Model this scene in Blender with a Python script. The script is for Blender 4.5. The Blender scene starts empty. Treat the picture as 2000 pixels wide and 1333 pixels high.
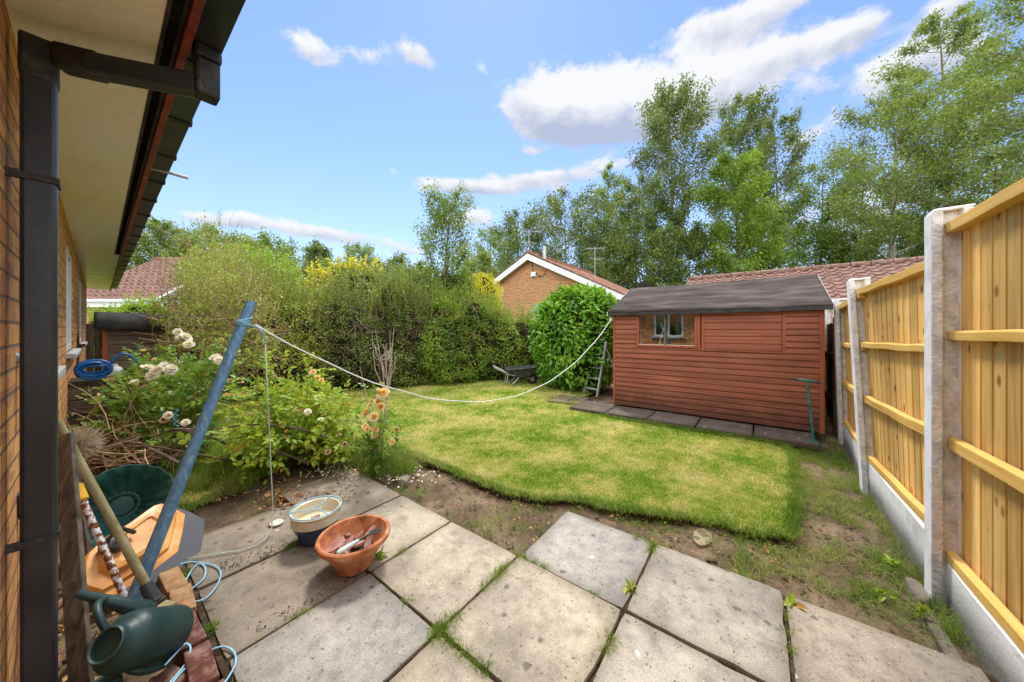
import bpy, bmesh, math, random
import numpy as np
from mathutils import Vector, Matrix, noise as mnoise
PI = math.pi
random.seed(7); RNG = np.random.default_rng(11)
scn = bpy.context.scene
COL = scn.collection
# ------------------------------------------------------------------ camera geometry
FPX, HOR, CH = 631.0, 645.0, 1.25
TH = math.atan(830/631)
S_, C_ = math.sin(TH), math.cos(TH)
def PD(px, py, d):
    l = (px-1000)/FPX*d
    return Vector((S_*d+C_*l, C_*d-S_*l, CH+(HOR-py)/FPX*d))
def PZ(px, py, z=0.0):
    return PD(px, py, (CH-z)*FPX/(py-HOR))
def PX(px, py, x):
    return PD(px, py, x/(S_+C_*(px-1000)/FPX))
def PY(px, py, y):
    return PD(px, py, y/(C_-S_*(px-1000)/FPX))
# ------------------------------------------------------------------ materials
class NT:
    def __init__(s, name):
        m = bpy.data.materials.new(name); m.use_nodes = True
        s.m = m; s.t = m.node_tree; s.t.nodes.clear()
        s.out = s.t.nodes.new('ShaderNodeOutputMaterial')
    def n(s, typ, ins=None, **props):
        nd = s.t.nodes.new('ShaderNode'+typ)
        for k, v in props.items(): setattr(nd, k, v)
        for k, v in (ins or {}).items():
            sock = nd.inputs[k]
            if isinstance(v, bpy.types.NodeSocket): s.t.links.new(v, sock)
            elif isinstance(v, bpy.types.Node): s.t.links.new(v.outputs[0], sock)
            else:
                if isinstance(v, (tuple, list)) and len(v) == 3 and sock.type == 'RGBA': v = (*v, 1)
                sock.default_value = v
        return nd
    def link(s, a, b): s.t.links.new(a, b)
    def pos(s): return s.n('NewGeometry').outputs['Position']
    def obj(s): return s.n('TexCoord').outputs['Object']
    def mapped(s, vec, sc=(1, 1, 1), rot=(0, 0, 0), loc=(0, 0, 0)):
        return s.n('Mapping', {'Vector': vec, 'Scale': sc, 'Rotation': rot, 'Location': loc}).outputs[0]
    def noise(s, vec, scale, detail=4, rough=.55, dist=0):
        return s.n('TexNoise', {'Vector': vec, 'Scale': scale, 'Detail': detail, 'Roughness': rough, 'Distortion': dist}).outputs['Fac']
    def ramp(s, fac, stops):
        r = s.n('ValToRGB', {'Fac': fac}); cr = r.color_ramp
        while len(cr.elements) < len(stops): cr.elements.new(.5)
        for e, (p, c) in zip(cr.elements, stops):
            e.position = p
            e.color = (*c, 1) if isinstance(c, (tuple, list)) else (c, c, c, 1)
        return r.outputs[0]
    def mix(s, fac, a, b, mode='MIX'):
        nd = s.n('Mix', data_type='RGBA', blend_type=mode)
        for idx, v in ((0, fac), (6, a), (7, b)):
            sock = nd.inputs[idx]
            if isinstance(v, bpy.types.NodeSocket): s.t.links.new(v, sock)
            else:
                if isinstance(v, (tuple, list)) and len(v) == 3: v = (*v, 1)
                sock.default_value = v
        return nd.outputs[2]
    def math(s, op, a, b=0.0, clamp=False):
        nd = s.n('Math', operation=op, use_clamp=clamp)
        for i, v in enumerate((a, b)):
            if isinstance(v, bpy.types.NodeSocket): s.t.links.new(v, nd.inputs[i])
            else: nd.inputs[i].default_value = v
        return nd.outputs[0]
    def bump(s, h, strength=.3, dist=.01):
        return s.n('Bump', {'Height': h, 'Strength': strength, 'Distance': dist}).outputs[0]
    def bsdf(s, col, rough=.7, normal=None, spec=.3, metal=0.0, **kw):
        ins = {'Base Color': col, 'Roughness': rough, 'Specular IOR Level': spec, 'Metallic': metal}
        if normal is not None: ins['Normal'] = normal
        ins.update(kw)
        b = s.n('BsdfPrincipled', ins); s.link(b.outputs[0], s.out.inputs[0]); return b

def mat_noise(name, stops, scale=8, detail=5, rough=.8, bump=.2, bscale=60, spec=.25, coords='pos', stretch=(1, 1, 1), metal=0, lo=.3, hi=.7, bdist=.01):
    t = NT(name); v = t.pos() if coords == 'pos' else t.obj()
    v = t.mapped(v, stretch)
    n = t.noise(v, scale, detail)
    k = len(stops)
    c = t.ramp(n, [(lo+(hi-lo)*i/(k-1), s) for i, s in enumerate(stops)])
    b = t.noise(v, bscale, 3)
    t.bsdf(c, rough, t.bump(b, bump, bdist), spec, metal)
    return t.m

def mat_leaf(name, cols, trans=.4, rough=.45, clump=1.4, tcol=None, dead=None, spec=.35):
    t = NT(name)
    g = t.n('NewGeometry')
    rnd = g.outputs['Random Per Island']
    cl = t.noise(g.outputs['Position'], clump, 3)
    f = t.math('ADD', t.math('MULTIPLY', rnd, .55), t.math('MULTIPLY', t.math('SUBTRACT', cl, .36), 1.7), True)
    k = len(cols)
    c = t.ramp(f, [(.12+.76*i/(k-1), s) for i, s in enumerate(cols)])
    if dead:
        d = t.n('TexWhiteNoise', {'W': t.math('MULTIPLY', rnd, 91.7)}, noise_dimensions='1D').outputs[0]
        c = t.mix(t.math('GREATER_THAN', d, 1-dead[0]), c, dead[1])
    p = t.n('BsdfPrincipled', {'Base Color': c, 'Roughness': rough, 'Specular IOR Level': spec})
    bc = t.mix(.55, c, tcol or (.30, .42, .04))
    tr = t.n('BsdfTranslucent', {'Color': bc})
    mx = t.n('MixShader', {0: trans, 1: p.outputs[0], 2: tr.outputs[0]})
    t.link(mx.outputs[0], t.out.inputs[0])
    return t.m

def mat_brick(name, axis, c1, c2, c3, mortar, bw=.215, rh=.075, ms=.008, off=0.0):
    t = NT(name)
    sp = t.n('SeparateXYZ', {0: t.obj()})
    u = sp.outputs[{'x': 0, 'y': 1}[axis]]
    uv = t.n('CombineXYZ', {0: u, 1: t.math('ADD', sp.outputs[2], off), 2: 0.0}).outputs[0]
    uvd = t.n('VectorMath', {0: uv, 1: t.n('VectorMath', {0: t.n('TexNoise', {'Vector': uv, 'Scale': 25.0}).outputs['Color'], 'Scale': .0035}, operation='SCALE').outputs[0]}, operation='ADD').outputs[0]
    br = t.n('TexBrick', {'Vector': uvd, 'Color1': c1, 'Color2': c2, 'Mortar': mortar, 'Scale': 1.0, 'Mortar Size': ms, 'Mortar Smooth': .25, 'Bias': 0.0, 'Brick Width': bw, 'Row Height': rh})
    # second per-brick tint with other phase of colours
    br2 = t.n('TexBrick', {'Vector': uvd, 'Color1': (0, 0, 0), 'Color2': (1, 1, 1), 'Mortar': (.5, .5, .5), 'Scale': 1.0, 'Mortar Size': 0.0, 'Bias': -.25, 'Brick Width': bw, 'Row Height': rh}, offset_frequency=2)
    fine = t.noise(uv, 90, 6, .7)
    mid = t.noise(uv, 9, 4, .6)
    c = t.mix(t.math('MULTIPLY', t.math('GREATER_THAN', t.n('TexNoise', {'Vector': t.n('VectorMath', {0: uv, 1: (1/bw, 1/rh, 1)}, operation='MULTIPLY').outputs[0], 'Scale': .9, 'Detail': 1.0}).outputs['Fac'], .56), .65), br.outputs[0], c3)
    c = t.mix(.55, c, t.ramp(fine, [(.3, .45), (.7, 1.25)]), 'MULTIPLY')
    c = t.mix(.5, c, t.ramp(mid, [(.3, .6), (.7, 1.2)]), 'MULTIPLY')
    c = t.mix(br.outputs[1], c, mortar)
    h = t.math('SUBTRACT', t.math('MULTIPLY', fine, .35), br.outputs[1])
    t.bsdf(c, .88, t.bump(h, .7, .006), .2)
    return t.m

def mat_plain(name, col, rough=.5, spec=.4, metal=0, var=.15, scale=30, bump=.05):
    c1 = tuple(x*(1-var) for x in col); c2 = tuple(min(1, x*(1+var)) for x in col)
    return mat_noise(name, [c1, c2], scale, 4, rough, bump, scale*6, spec, 'obj', metal=metal, bdist=.003)

# ------------------------------------------------------------------ mesh helpers
class MB:
    def __init__(s): s.v = []; s.f = []; s.n = 0
    def add(s, V, F):
        V = np.asarray(V, float).reshape(-1, 3)
        s.v.append(V)
        for f in F: s.f.append([i+s.n for i in f])
        s.n += len(V); return s
    def box(s, c, size, rot=None, taper=1.0):
        hx, hy, hz = [q/2 for q in size]
        V = [Vector((x*hx*(taper if z > 0 else 1), y*hy*(taper if z > 0 else 1), z*hz)) for z in (-1, 1) for y in (-1, 1) for x in (-1, 1)]
        if rot is not None: V = [rot @ v for v in V]
        V = [tuple(v+Vector(c)) for v in V]
        return s.add(V, [(0, 2, 3, 1), (4, 5, 7, 6), (0, 1, 5, 4), (2, 6, 7, 3), (0, 4, 6, 2), (1, 3, 7, 5)])
    def box2(s, lo, hi):
        lo, hi = [min(a, b) for a, b in zip(lo, hi)], [max(a, b) for a, b in zip(lo, hi)]
        return s.box([(a+b)/2 for a, b in zip(lo, hi)], [b-a for a, b in zip(lo, hi)])
    def bar(s, a, b, w, h, up=(0, 0, 1)):
        a, b = Vector(a), Vector(b); d = b-a
        z = d.normalized(); x = Vector(up).cross(z)
        if x.length < 1e-4: x = Vector((1, 0, 0))
        x.normalize(); y = z.cross(x)
        R = Matrix((x, y, z)).transposed()
        return s.box((a+b)/2, (w, h, d.length), R)
    def tube(s, pts, rad, sides=8, cap=True):
        pts = [Vector(p) for p in pts]; n = len(pts)
        if not hasattr(rad, '__len__'): rad = [rad]*n
        V = []; prev = None
        for i, p in enumerate(pts):
            d = (pts[min(i+1, n-1)]-pts[max(i-1, 0)])
            d = d.normalized() if d.length > 1e-9 else Vector((0, 0, 1))
            if prev is None:
                x = d.orthogonal().normalized()
            else:
                x = prev-d*prev.dot(d)
                x = x.normalized() if x.length > 1e-6 else d.orthogonal().normalized()
            prev = x; y = d.cross(x)
            for k in range(sides):
                a = 2*PI*k/sides
                V.append(tuple(p+(x*math.cos(a)+y*math.sin(a))*rad[i]))
        F = []
        for i in range(n-1):
            for k in range(sides):
                k2 = (k+1) % sides
                F.append((i*sides+k, i*sides+k2, (i+1)*sides+k2, (i+1)*sides+k))
        if cap:
            F.append(tuple(range(sides))[::-1]); F.append(tuple((n-1)*sides+k for k in range(sides)))
        return s.add(V, F)
    def lathe(s, prof, M=None, sides=40, ripple=None):
        V = []; n = len(prof)
        for i, (r, z) in enumerate(prof):
            for k in range(sides):
                a = 2*PI*k/sides
                rr = r*(1+(ripple(a, i) if ripple else 0))
                v = Vector((rr*math.cos(a), rr*math.sin(a), z))
                if M is not None: v = M @ v
                V.append(tuple(v))
        F = []
        for i in range(n-1):
            for k in range(sides):
                k2 = (k+1) % sides
                F.append((i*sides+k, i*sides+k2, (i+1)*sides+k2, (i+1)*sides+k))
        if prof[0][0] > 1e-6: F.append(tuple(range(sides))[::-1])
        return s.add(V, F)
    def prism(s, poly, ext):
        n = len(poly); e = Vector(ext)
        V = [tuple(Vector(p)) for p in poly]+[tuple(Vector(p)+e) for p in poly]
        F = [tuple(range(n))[::-1], tuple(range(n, 2*n))]
        for i in range(n):
            j = (i+1) % n; F.append((i, j, n+j, n+i))
        return s.add(V, F)
    def mesh(s, name):
        V = np.concatenate(s.v) if s.v else np.zeros((0, 3))
        me = bpy.data.meshes.new(name); me.from_pydata(V.tolist(), [], s.f); me.update()
        return me
    def build(s, name, mat, parent=None, smooth=None, bevel=0, fix=True):
        me = s.mesh(name)
        if fix:
            bm = bmesh.new(); bm.from_mesh(me); bmesh.ops.recalc_face_normals(bm, faces=bm.faces); bm.to_mesh(me); bm.free()
        return link(name, me, mat, parent, smooth, bevel)
def link(name, me, mat, parent=None, smooth=None, bevel=0):
    if mat is not None: me.materials.append(mat)
    if smooth is not None:
        me.polygons.foreach_set('use_smooth', [True]*len(me.polygons))
        if smooth < 179: me.set_sharp_from_angle(angle=math.radians(smooth))
    o = bpy.data.objects.new(name, me); COL.objects.link(o)
    if parent is not None: o.parent = parent
    if bevel:
        b = o.modifiers.new('bevel', 'BEVEL'); b.width = bevel; b.segments = 2; b.limit_method = 'ANGLE'
    return o
def npmesh(name, V, k, mat, parent=None, smooth=False):
    """V: (n*k,3) with every k vertices one polygon"""
    V = np.ascontiguousarray(V.reshape(-1, 3), np.float32); n = len(V)//k
    me = bpy.data.meshes.new(name)
    me.vertices.add(len(V)); me.vertices.foreach_set('co', V.ravel())
    me.loops.add(n*k); me.loops.foreach_set('vertex_index', np.arange(n*k, dtype=np.int32))
    me.polygons.add(n)
    me.polygons.foreach_set('loop_start', np.arange(0, n*k, k, dtype=np.int32))
    me.polygons.foreach_set('loop_total', np.full(n, k, np.int32))
    me.update(calc_edges=True)
    return link(name, me, mat, parent)
def grid_mesh(name, P, mat, parent=None, smooth=None):
    """P: (ny,nx,3)"""
    ny, nx = P.shape[:2]
    idx = np.arange(ny*nx).reshape(ny, nx)
    F = np.stack([idx[:-1, :-1], idx[:-1, 1:], idx[1:, 1:], idx[1:, :-1]], -1).reshape(-1, 4)
    me = bpy.data.meshes.new(name); me.from_pydata(P.reshape(-1, 3).tolist(), [], F.tolist()); me.update()
    return link(name, me, mat, parent, smooth)
def tag(o, label=None, cat=None, group=None, kind=None):
    if label: o['label'] = label
    if cat: o['category'] = cat
    if group: o['group'] = group
    if kind: o['kind'] = kind
    return o
def thing(name, label, cat, loc=(0, 0, 0), rz=0, group=None):
    o = bpy.data.objects.new(name, None); COL.objects.link(o)
    o.empty_display_size = .1
    o.location = loc; o.rotation_euler = (0, 0, rz)
    return tag(o, label, cat, group)
def unit(v):
    return v/np.maximum(np.linalg.norm(v, axis=-1, keepdims=True), 1e-9)
def leaves(P, D, N, L, W, fold=.25, hexa=False):
    """leaf polygons. P base, D direction, N approx normal, L length, W half-width"""
    D = unit(D); Sd = unit(np.cross(D, N)); N2 = np.cross(Sd, D)
    L = np.asarray(L).reshape(-1, 1)*np.ones((len(P), 1)); W = np.asarray(W).reshape(-1, 1)*np.ones((len(P), 1))
    if hexa:
        pts = [P, P+D*L*.32+Sd*W-N2*0+N2*W*fold, P+D*L*.72+Sd*W*.72+N2*W*fold-N2*L*.05, P+D*L-N2*L*.16,
               P+D*L*.72-Sd*W*.72+N2*W*fold-N2*L*.05, P+D*L*.32-Sd*W+N2*W*fold]
        # two quads sharing the midrib, written as one island of 6 verts -> two polys of 4
        return np.stack(pts, 1)
    return np.stack([P, P+D*L*.5+Sd*W+N2*W*fold, P+D*L, P+D*L*.5-Sd*W+N2*W*fold], 1)
def leaf_obj(name, Q, mat, parent):
    if Q.shape[1] == 4: return npmesh(name, Q, 4, mat, parent)
    n = len(Q); V = np.ascontiguousarray(Q.reshape(-1, 3), np.float32)
    me = bpy.data.meshes.new(name)
    me.vertices.add(n*6); me.vertices.foreach_set('co', V.ravel())
    b = np.arange(n)[:, None]*6
    F = np.concatenate([b+np.array([0, 1, 2, 3]), b+np.array([0, 3, 4, 5])], 1).reshape(-1)
    me.loops.add(n*8); me.loops.foreach_set('vertex_index', F.astype(np.int32))
    me.polygons.add(n*2); me.polygons.foreach_set('loop_start', np.arange(0, n*8, 4, dtype=np.int32))
    me.polygons.foreach_set('loop_total', np.full(n*2, 4, np.int32))
    me.update(calc_edges=True)
    return link(name, me, mat, parent)
def rv(n, up=0.0):
    v = unit(RNG.normal(size=(n, 3))); v[:, 2] += up; return unit(v)
def twigs_np(A, B, ra, rb, sag=0.0, bend=.08, segs=3):
    """many thin 3-sided sticks from A to B as quads"""
    n = len(A); T = np.linspace(0, 1, segs+1)
    L = np.linalg.norm(B-A, axis=1, keepdims=True)
    off = unit(RNG.normal(size=(n, 3)))*L*bend
    pts = [A*(1-t)+B*t+off*math.sin(PI*t)-np.array([0, 0, 1])*L*sag*math.sin(PI*t) for t in T]
    d = unit(B-A); x = unit(np.cross(d, RNG.normal(size=(n, 3)))); y = np.cross(d, x)
    rings = []
    for t, p in zip(T, pts):
        r = ra*(1-t)+rb*t
        if np.ndim(r) == 1: r = r[:, None]
        rings.append([p+(x*math.cos(a)+y*math.sin(a))*r for a in (0, 2*PI/3, 4*PI/3)])
    Q = []
    for i in range(segs):
        for k in range(3):
            k2 = (k+1) % 3
            Q.append(np.stack([rings[i][k], rings[i][k2], rings[i+1][k2], rings[i+1][k]], 1))
    return np.concatenate(Q, 0)
# ------------------------------------------------------------------ render, world, light
scn.render.engine = 'CYCLES'
scn.view_settings.view_transform = 'Standard'; scn.view_settings.look = 'None'
scn.view_settings.exposure = 0; scn.view_settings.gamma = 1
scn.render.resolution_x = 1024; scn.render.resolution_y = 682
scn.cycles.max_bounces = 8; scn.cycles.transparent_max_bounces = 12
cam = bpy.data.cameras.new('camera'); co = bpy.data.objects.new('camera', cam); COL.objects.link(co)
cam.sensor_width = 36; cam.lens = 36*FPX/2000; cam.shift_y = -(666.5-HOR)/2000
cam.clip_start = .03; cam.clip_end = 2000
co.location = (0, 0, CH); co.rotation_euler = (PI/2, 0, -TH)
scn.camera = co
SUN_EL = math.radians(60); SUN_AZ = math.atan2(.74, .68)          # from +Y towards +X
Sdir = Vector((math.sin(SUN_AZ)*math.cos(SUN_EL), math.cos(SUN_AZ)*math.cos(SUN_EL), math.sin(SUN_EL)))
sl = bpy.data.lights.new('sun', 'SUN'); so = bpy.data.objects.new('sun', sl); COL.objects.link(so)
sl.energy = 3.5; sl.angle = math.radians(10.0); sl.color = (1, .95, .86)
so.rotation_euler = Sdir.to_track_quat('Z', 'Y').to_euler(); so.location = (0, 0, 30)
def build_world():
    w = bpy.data.worlds.new('World'); scn.world = w; w.use_nodes = True
    t = w.node_tree; t.nodes.clear()
    def n(typ, ins=None, **pr):
        nd = t.nodes.new('ShaderNode'+typ)
        for k, v in pr.items(): setattr(nd, k, v)
        for k, v in (ins or {}).items():
            if isinstance(v, bpy.types.NodeSocket): t.links.new(v, nd.inputs[k])
            else: nd.inputs[k].default_value = v
        return nd
    def m(op, a, b=0.0, clamp=False): return n('Math', {0: a, 1: b}, operation=op, use_clamp=clamp).outputs[0]
    sky = n('TexSky', sky_type='NISHITA', sun_disc=False, sun_elevation=SUN_EL, sun_rotation=SUN_AZ, altitude=50, air_density=1.0, dust_density=.1, ozone_density=2.2)
    dirv = n('TexCoord').outputs['Generated']
    sp = n('SeparateXYZ', {0: dirv})
    az = m('ARCTAN2', sp.outputs[0], sp.outputs[1])              # from +Y to +X
    el = m('ARCSINE', sp.outputs[2])
    # noise in stretched angle space
    uv = n('CombineXYZ', {0: az, 1: m('MULTIPLY', el, 1.5), 2: 0.0}).outputs[0]
    nz = n('TexNoise', {'Vector': uv, 'Scale': 11.0, 'Detail': 9.0, 'Roughness': .66, 'Distortion': .25}).outputs['Fac']
    nz2 = n('TexNoise', {'Vector': uv, 'Scale': 3.0, 'Detail': 4.0, 'Roughness': .5}).outputs['Fac']
    # cloud lumps: centre and half sizes in reference pixels, weight
    blobs = [(1060, 195, 85, 60, 1.0), (1180, 195, 110, 70, 1.0), (1300, 185, 110, 62, 1.0), (1430, 165, 110, 50, 1.0), (1190, 245, 130, 40, .9), (1090, 230, 90, 40, .7), (1590, 175, 50, 36, .75), (1330, 240, 120, 40, .6),
             (1500, 25, 130, 45, 1.0), (1620, 82, 95, 34, .95), (1370, 50, 70, 40, .8), (605, 98, 62, 34, .9), (810, 105, 48, 36, .95), (715, 108, 40, 22, .5),
             (900, 362, 95, 17, .9), (1050, 350, 80, 18, .9), (980, 374, 110, 12, .6), (1590, 265, 80, 34, .75), (1690, 60, 60, 40, .6), (1860, 100, 60, 40, .6), (420, 432, 75, 15, .85), (590, 447, 95, 17, .8), (475, 425, 30, 14, .6),
             (700, 468, 90, 18, .6), (925, 425, 48, 26, .85), (800, 492, 60, 16, .7), (1860, 8, 90, 26, .85), (1720, 150, 70, 40, .7), (1500, 110, 90, 22, .5), (1800, 110, 120, 60, .6), (1880, 230, 120, 70, .65),
             (1700, 420, 160, 60, .7), (1500, 400, 140, 50, .6), (1160, 330, 90, 20, .6), (1035, 295, 25, 10, .45), (765, 332, 22, 9, .45), (930, 135, 40, 20, .45)]
    tot = None; low = None
    for (px, py, rx, ry, wt) in blobs:
        d = PD(px, py, 1.0)-Vector((0, 0, CH)); dn = d.normalized()
        a0 = math.atan2(dn.x, dn.y); e0 = math.asin(dn.z)
        d2 = (PD(px+rx, py, 1.0)-Vector((0, 0, CH))).normalized(); ra = abs(math.atan2(d2.x, d2.y)-a0)
        d3 = (PD(px, py-ry, 1.0)-Vector((0, 0, CH))).normalized(); re = abs(math.asin(d3.z)-e0)
        da = m('DIVIDE', m('SUBTRACT', az, a0), ra); de = m('DIVIDE', m('SUBTRACT', el, e0), re)
        q = m('ADD', m('MULTIPLY', da, da), m('MULTIPLY', de, de))
        g = m('MULTIPLY', m('EXPONENT', m('MULTIPLY', q, -.85)), wt)
        gl = m('MULTIPLY', g, m('MULTIPLY', de, -1.0))
        tot = g if tot is None else m('ADD', tot, g)
        low = gl if low is None else m('ADD', low, gl)
    dens = m('ADD', m('MULTIPLY', m('MINIMUM', tot, 1.15), .8), m('MULTIPLY', m('SUBTRACT', nz, .5), 1.45))
    dens = m('ADD', dens, m('MULTIPLY', m('SUBTRACT', nz2, .5), .5))
    mask = n('MapRange', {0: dens, 1: .31, 2: .72, 3: 0.0, 4: 1.0}, interpolation_type='SMOOTHSTEP').outputs[0]
    # unseen fill clouds (behind camera and high up) follow below
    shade = n('MapRange', {0: m('ADD', low, m('MULTIPLY', m('SUBTRACT', nz, .5), -2.2)), 1: -.35, 2: .75, 3: 1.0, 4: 0.0}).outputs[0]
    ccol = n('Mix', {0: shade, 6: (.50, .56, .72, 1), 7: (.97, .97, .98, 1)}, data_type='RGBA').outputs[2]
    # unseen bright cloud, added overhead and behind the camera as soft fill light
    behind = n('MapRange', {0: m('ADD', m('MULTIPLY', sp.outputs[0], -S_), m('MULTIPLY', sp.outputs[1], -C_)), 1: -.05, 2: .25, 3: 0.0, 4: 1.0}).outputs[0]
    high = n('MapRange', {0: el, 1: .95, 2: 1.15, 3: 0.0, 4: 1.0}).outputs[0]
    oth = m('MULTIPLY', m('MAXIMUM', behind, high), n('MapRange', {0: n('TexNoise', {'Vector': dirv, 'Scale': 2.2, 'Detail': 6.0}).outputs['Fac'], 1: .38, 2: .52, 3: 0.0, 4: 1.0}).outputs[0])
    haze = n('MapRange', {0: el, 1: 0.0, 2: .55, 3: 1.0, 4: 0.0}).outputs[0]
    s1 = n('Mix', {0: 1.0, 6: sky.outputs[0], 7: (SKYS*1.05, SKYS*1.08, SKYS*1.27, 1)}, data_type='RGBA', blend_type='MULTIPLY').outputs[2]
    s2 = n('Mix', {0: m('MULTIPLY', m('MULTIPLY', haze, haze), .78), 6: s1, 7: (.66, .80, .95, 1)}, data_type='RGBA').outputs[2]
    fin = n('Mix', {0: m('MULTIPLY', mask, .96), 6: s2, 7: ccol}, data_type='RGBA').outputs[2]
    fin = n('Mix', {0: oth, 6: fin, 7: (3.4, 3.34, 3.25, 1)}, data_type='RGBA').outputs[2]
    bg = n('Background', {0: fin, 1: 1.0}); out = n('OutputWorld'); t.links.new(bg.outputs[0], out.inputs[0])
SKYS = .20
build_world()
# ------------------------------------------------------------------ shared materials
M = {}
def lawn_cols(t, v):
    n1 = t.noise(v, 1.7, 4, .6); n2 = t.noise(v, 9, 4, .65)
    f = t.math('ADD', t.math('MULTIPLY', n1, .7), t.math('MULTIPLY', n2, .4))
    return f
def mk_lawn_base():
    t = NT('lawn_base'); v = t.pos(); f = lawn_cols(t, v)
    c = t.ramp(f, [(.42, (.06, .11, .012)), (.50, (.13, .17, .02)), (.58, (.27, .25, .07)), (.72, (.38, .32, .13))])
    fine = t.noise(v, 120, 4, .7)
    c = t.mix(.8, c, t.ramp(fine, [(.3, .35), (.7, 1.25)]), 'MULTIPLY')
    t.bsdf(c, .95, t.bump(fine, .8, .02), .1); return t.m
def mk_blade(name, stops, tr=.35):
    t = NT(name); g = t.n('NewGeometry'); v = g.outputs['Position']; f = lawn_cols(t, v)
    f = t.math('ADD', f, t.math('MULTIPLY', t.math('SUBTRACT', g.outputs['Random Per Island'], .5), .22))
    c = t.ramp(f, stops)
    p = t.n('BsdfPrincipled', {'Base Color': c, 'Roughness': .6, 'Specular IOR Level': .2})
    q = t.n('BsdfTranslucent', {'Color': c}); mx = t.n('MixShader', {0: tr, 1: p.outputs[0], 2: q.outputs[0]})
    t.link(mx.outputs[0], t.out.inputs[0]); return t.m
M['lawn'] = mk_lawn_base()
M['blade'] = mk_blade('lawn_blades', [(.37, (.20, .40, .03)), (.485, (.38, .56, .05)), (.565, (.63, .66, .14)), (.69, (.86, .78, .36))])
M['tuft'] = mk_blade('tuft_blades', [(.36, (.09, .19, .018)), (.52, (.17, .29, .03)), (.63, (.32, .38, .07)), (.76, (.50, .45, .18))], .45)
def mk_soil():
    t = NT('soil'); v = t.pos()
    n1 = t.noise(v, 3, 6, .65); n2 = t.noise(v, 60, 6, .75); n3 = t.noise(v, 1.1, 3)
    c = t.ramp(n1, [(.3, (.075, .05, .032)), (.5, (.165, .112, .072)), (.7, (.29, .205, .135))])
    c = t.mix(.85, c, t.ramp(n2, [(.3, .5), (.7, 1.4)]), 'MULTIPLY')
    c = t.mix(t.math('MULTIPLY', t.ramp(t.noise(v, 9, 5, .7), [(.5, 0.0), (.68, 1.0)]), .5), c, (.12, .18, .04))
    c = t.mix(t.ramp(t.noise(v, 200, 2, .7), [(.66, 0.0), (.7, .7)]), c, (.5, .42, .32))
    t.bsdf(c, .95, t.bump(n2, .7, .012), .1); return t.m
M['soil'] = mk_soil()
def mk_slab():
    t = NT('weathered_concrete'); v = t.pos()
    oi = t.n('ObjectInfo')
    vv = t.n('VectorMath', {0: v, 1: t.n('VectorMath', {0: oi.outputs['Location'], 'Scale': 3.7}, operation='SCALE').outputs[0]}, operation='ADD').outputs[0]
    big = t.noise(vv, 2.6, 4, .6); mid = t.noise(vv, 14, 6, .7); fin = t.noise(vv, 160, 4, .8); gr = t.noise(vv, 420, 2, .8)
    base = oi.outputs['Color']
    c = t.mix(t.ramp(big, [(.32, 0.0), (.68, 1.0)]), t.mix(1.0, base, (.62, .60, .58), 'MULTIPLY'), t.mix(1.0, base, (1.12, 1.08, 1.0), 'MULTIPLY'))
    c = t.mix(.8, c, t.ramp(mid, [(.28, .52), (.5, .95), (.72, 1.2)]), 'MULTIPLY')
    c = t.mix(.9, c, t.ramp(fin, [(.3, .62), (.5, 1.0), (.75, 1.25)]), 'MULTIPLY')
    c = t.mix(.6, c, t.ramp(gr, [(.3, .6), (.7, 1.3)]), 'MULTIPLY')
    # dark specks and moss spots
    vd = t.n('VectorMath', {0: vv, 1: t.n('VectorMath', {0: t.n('TexNoise', {'Vector': vv, 'Scale': 30.0}).outputs['Color'], 'Scale': .03}, operation='SCALE').outputs[0]}, operation='ADD').outputs[0]
    def spots(scale, thr_lo, thr_hi, keep, sd):
        vo = t.n('TexVoronoi', {'Vector': t.mapped(vd, loc=(sd, sd, 0)), 'Scale': scale, 'Randomness': 1.0}, voronoi_dimensions='2D')
        s = t.ramp(vo.outputs['Distance'], [(thr_lo, 1.0), (thr_hi, 0.0)])
        k = t.n('SeparateXYZ', {0: vo.outputs['Color']}).outputs[0]
        return t.math('MULTIPLY', s, t.math('GREATER_THAN', k, keep))
    c = t.mix(t.math('MULTIPLY', spots(8, .08, .13, .86, 1.3), .65), c, (.075, .065, .055))
    c = t.mix(t.math('MULTIPLY', spots(13, .09, .14, .86, 4.1), .5), c, (.16, .12, .075))
    c = t.mix(t.math('MULTIPLY', spots(26, .08, .15, .80, 7.7), .65), c, (.06, .055, .05))
    c = t.mix(t.math('MULTIPLY', spots(70, .12, .22, .80, 9.2), .55), c, (.07, .06, .05))
    c = t.mix(t.math('MULTIPLY', spots(6, .05, .075, .93, 2.2), .85), c, (.72, .70, .62))
    c = t.mix(t.math('MULTIPLY', spots(30, .05, .08, .9, 5.2), .8), c, (.60, .58, .5))
    # damp brown stain toward the house corner, greener at far edge
    sp = t.n('SeparateXYZ', {0: v})
    st = t.math('MULTIPLY', t.n('MapRange', {0: t.math('ADD', sp.outputs[1], t.math('MULTIPLY', mid, .5)), 1: 1.55, 2: 2.1, 3: 0.0, 4: 1.0}).outputs[0], t.n('MapRange', {0: t.math('ADD', sp.outputs[0], t.math('MULTIPLY', big, .8)), 1: 1.95, 2: 1.2, 3: 0.0, 4: 1.0}).outputs[0])
    c = t.mix(t.math('MULTIPLY', st, .42), c, t.mix(1.0, c, (.52, .46, .38), 'MULTIPLY'))
    so2 = t.n('SeparateXYZ', {0: t.obj()})
    ex_ = t.math('MAXIMUM', t.math('ABSOLUTE', so2.outputs[0]), t.math('ABSOLUTE', so2.outputs[1]))
    eg = t.n('MapRange', {0: t.math('ADD', ex_, t.math('MULTIPLY', t.math('SUBTRACT', mid, .5), .12)), 1: .225, 2: .285, 3: 0.0, 4: 1.0}).outputs[0]
    c = t.mix(t.math('MULTIPLY', eg, .5), c, t.mix(1.0, c, (.46, .42, .33), 'MULTIPLY'))
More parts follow.
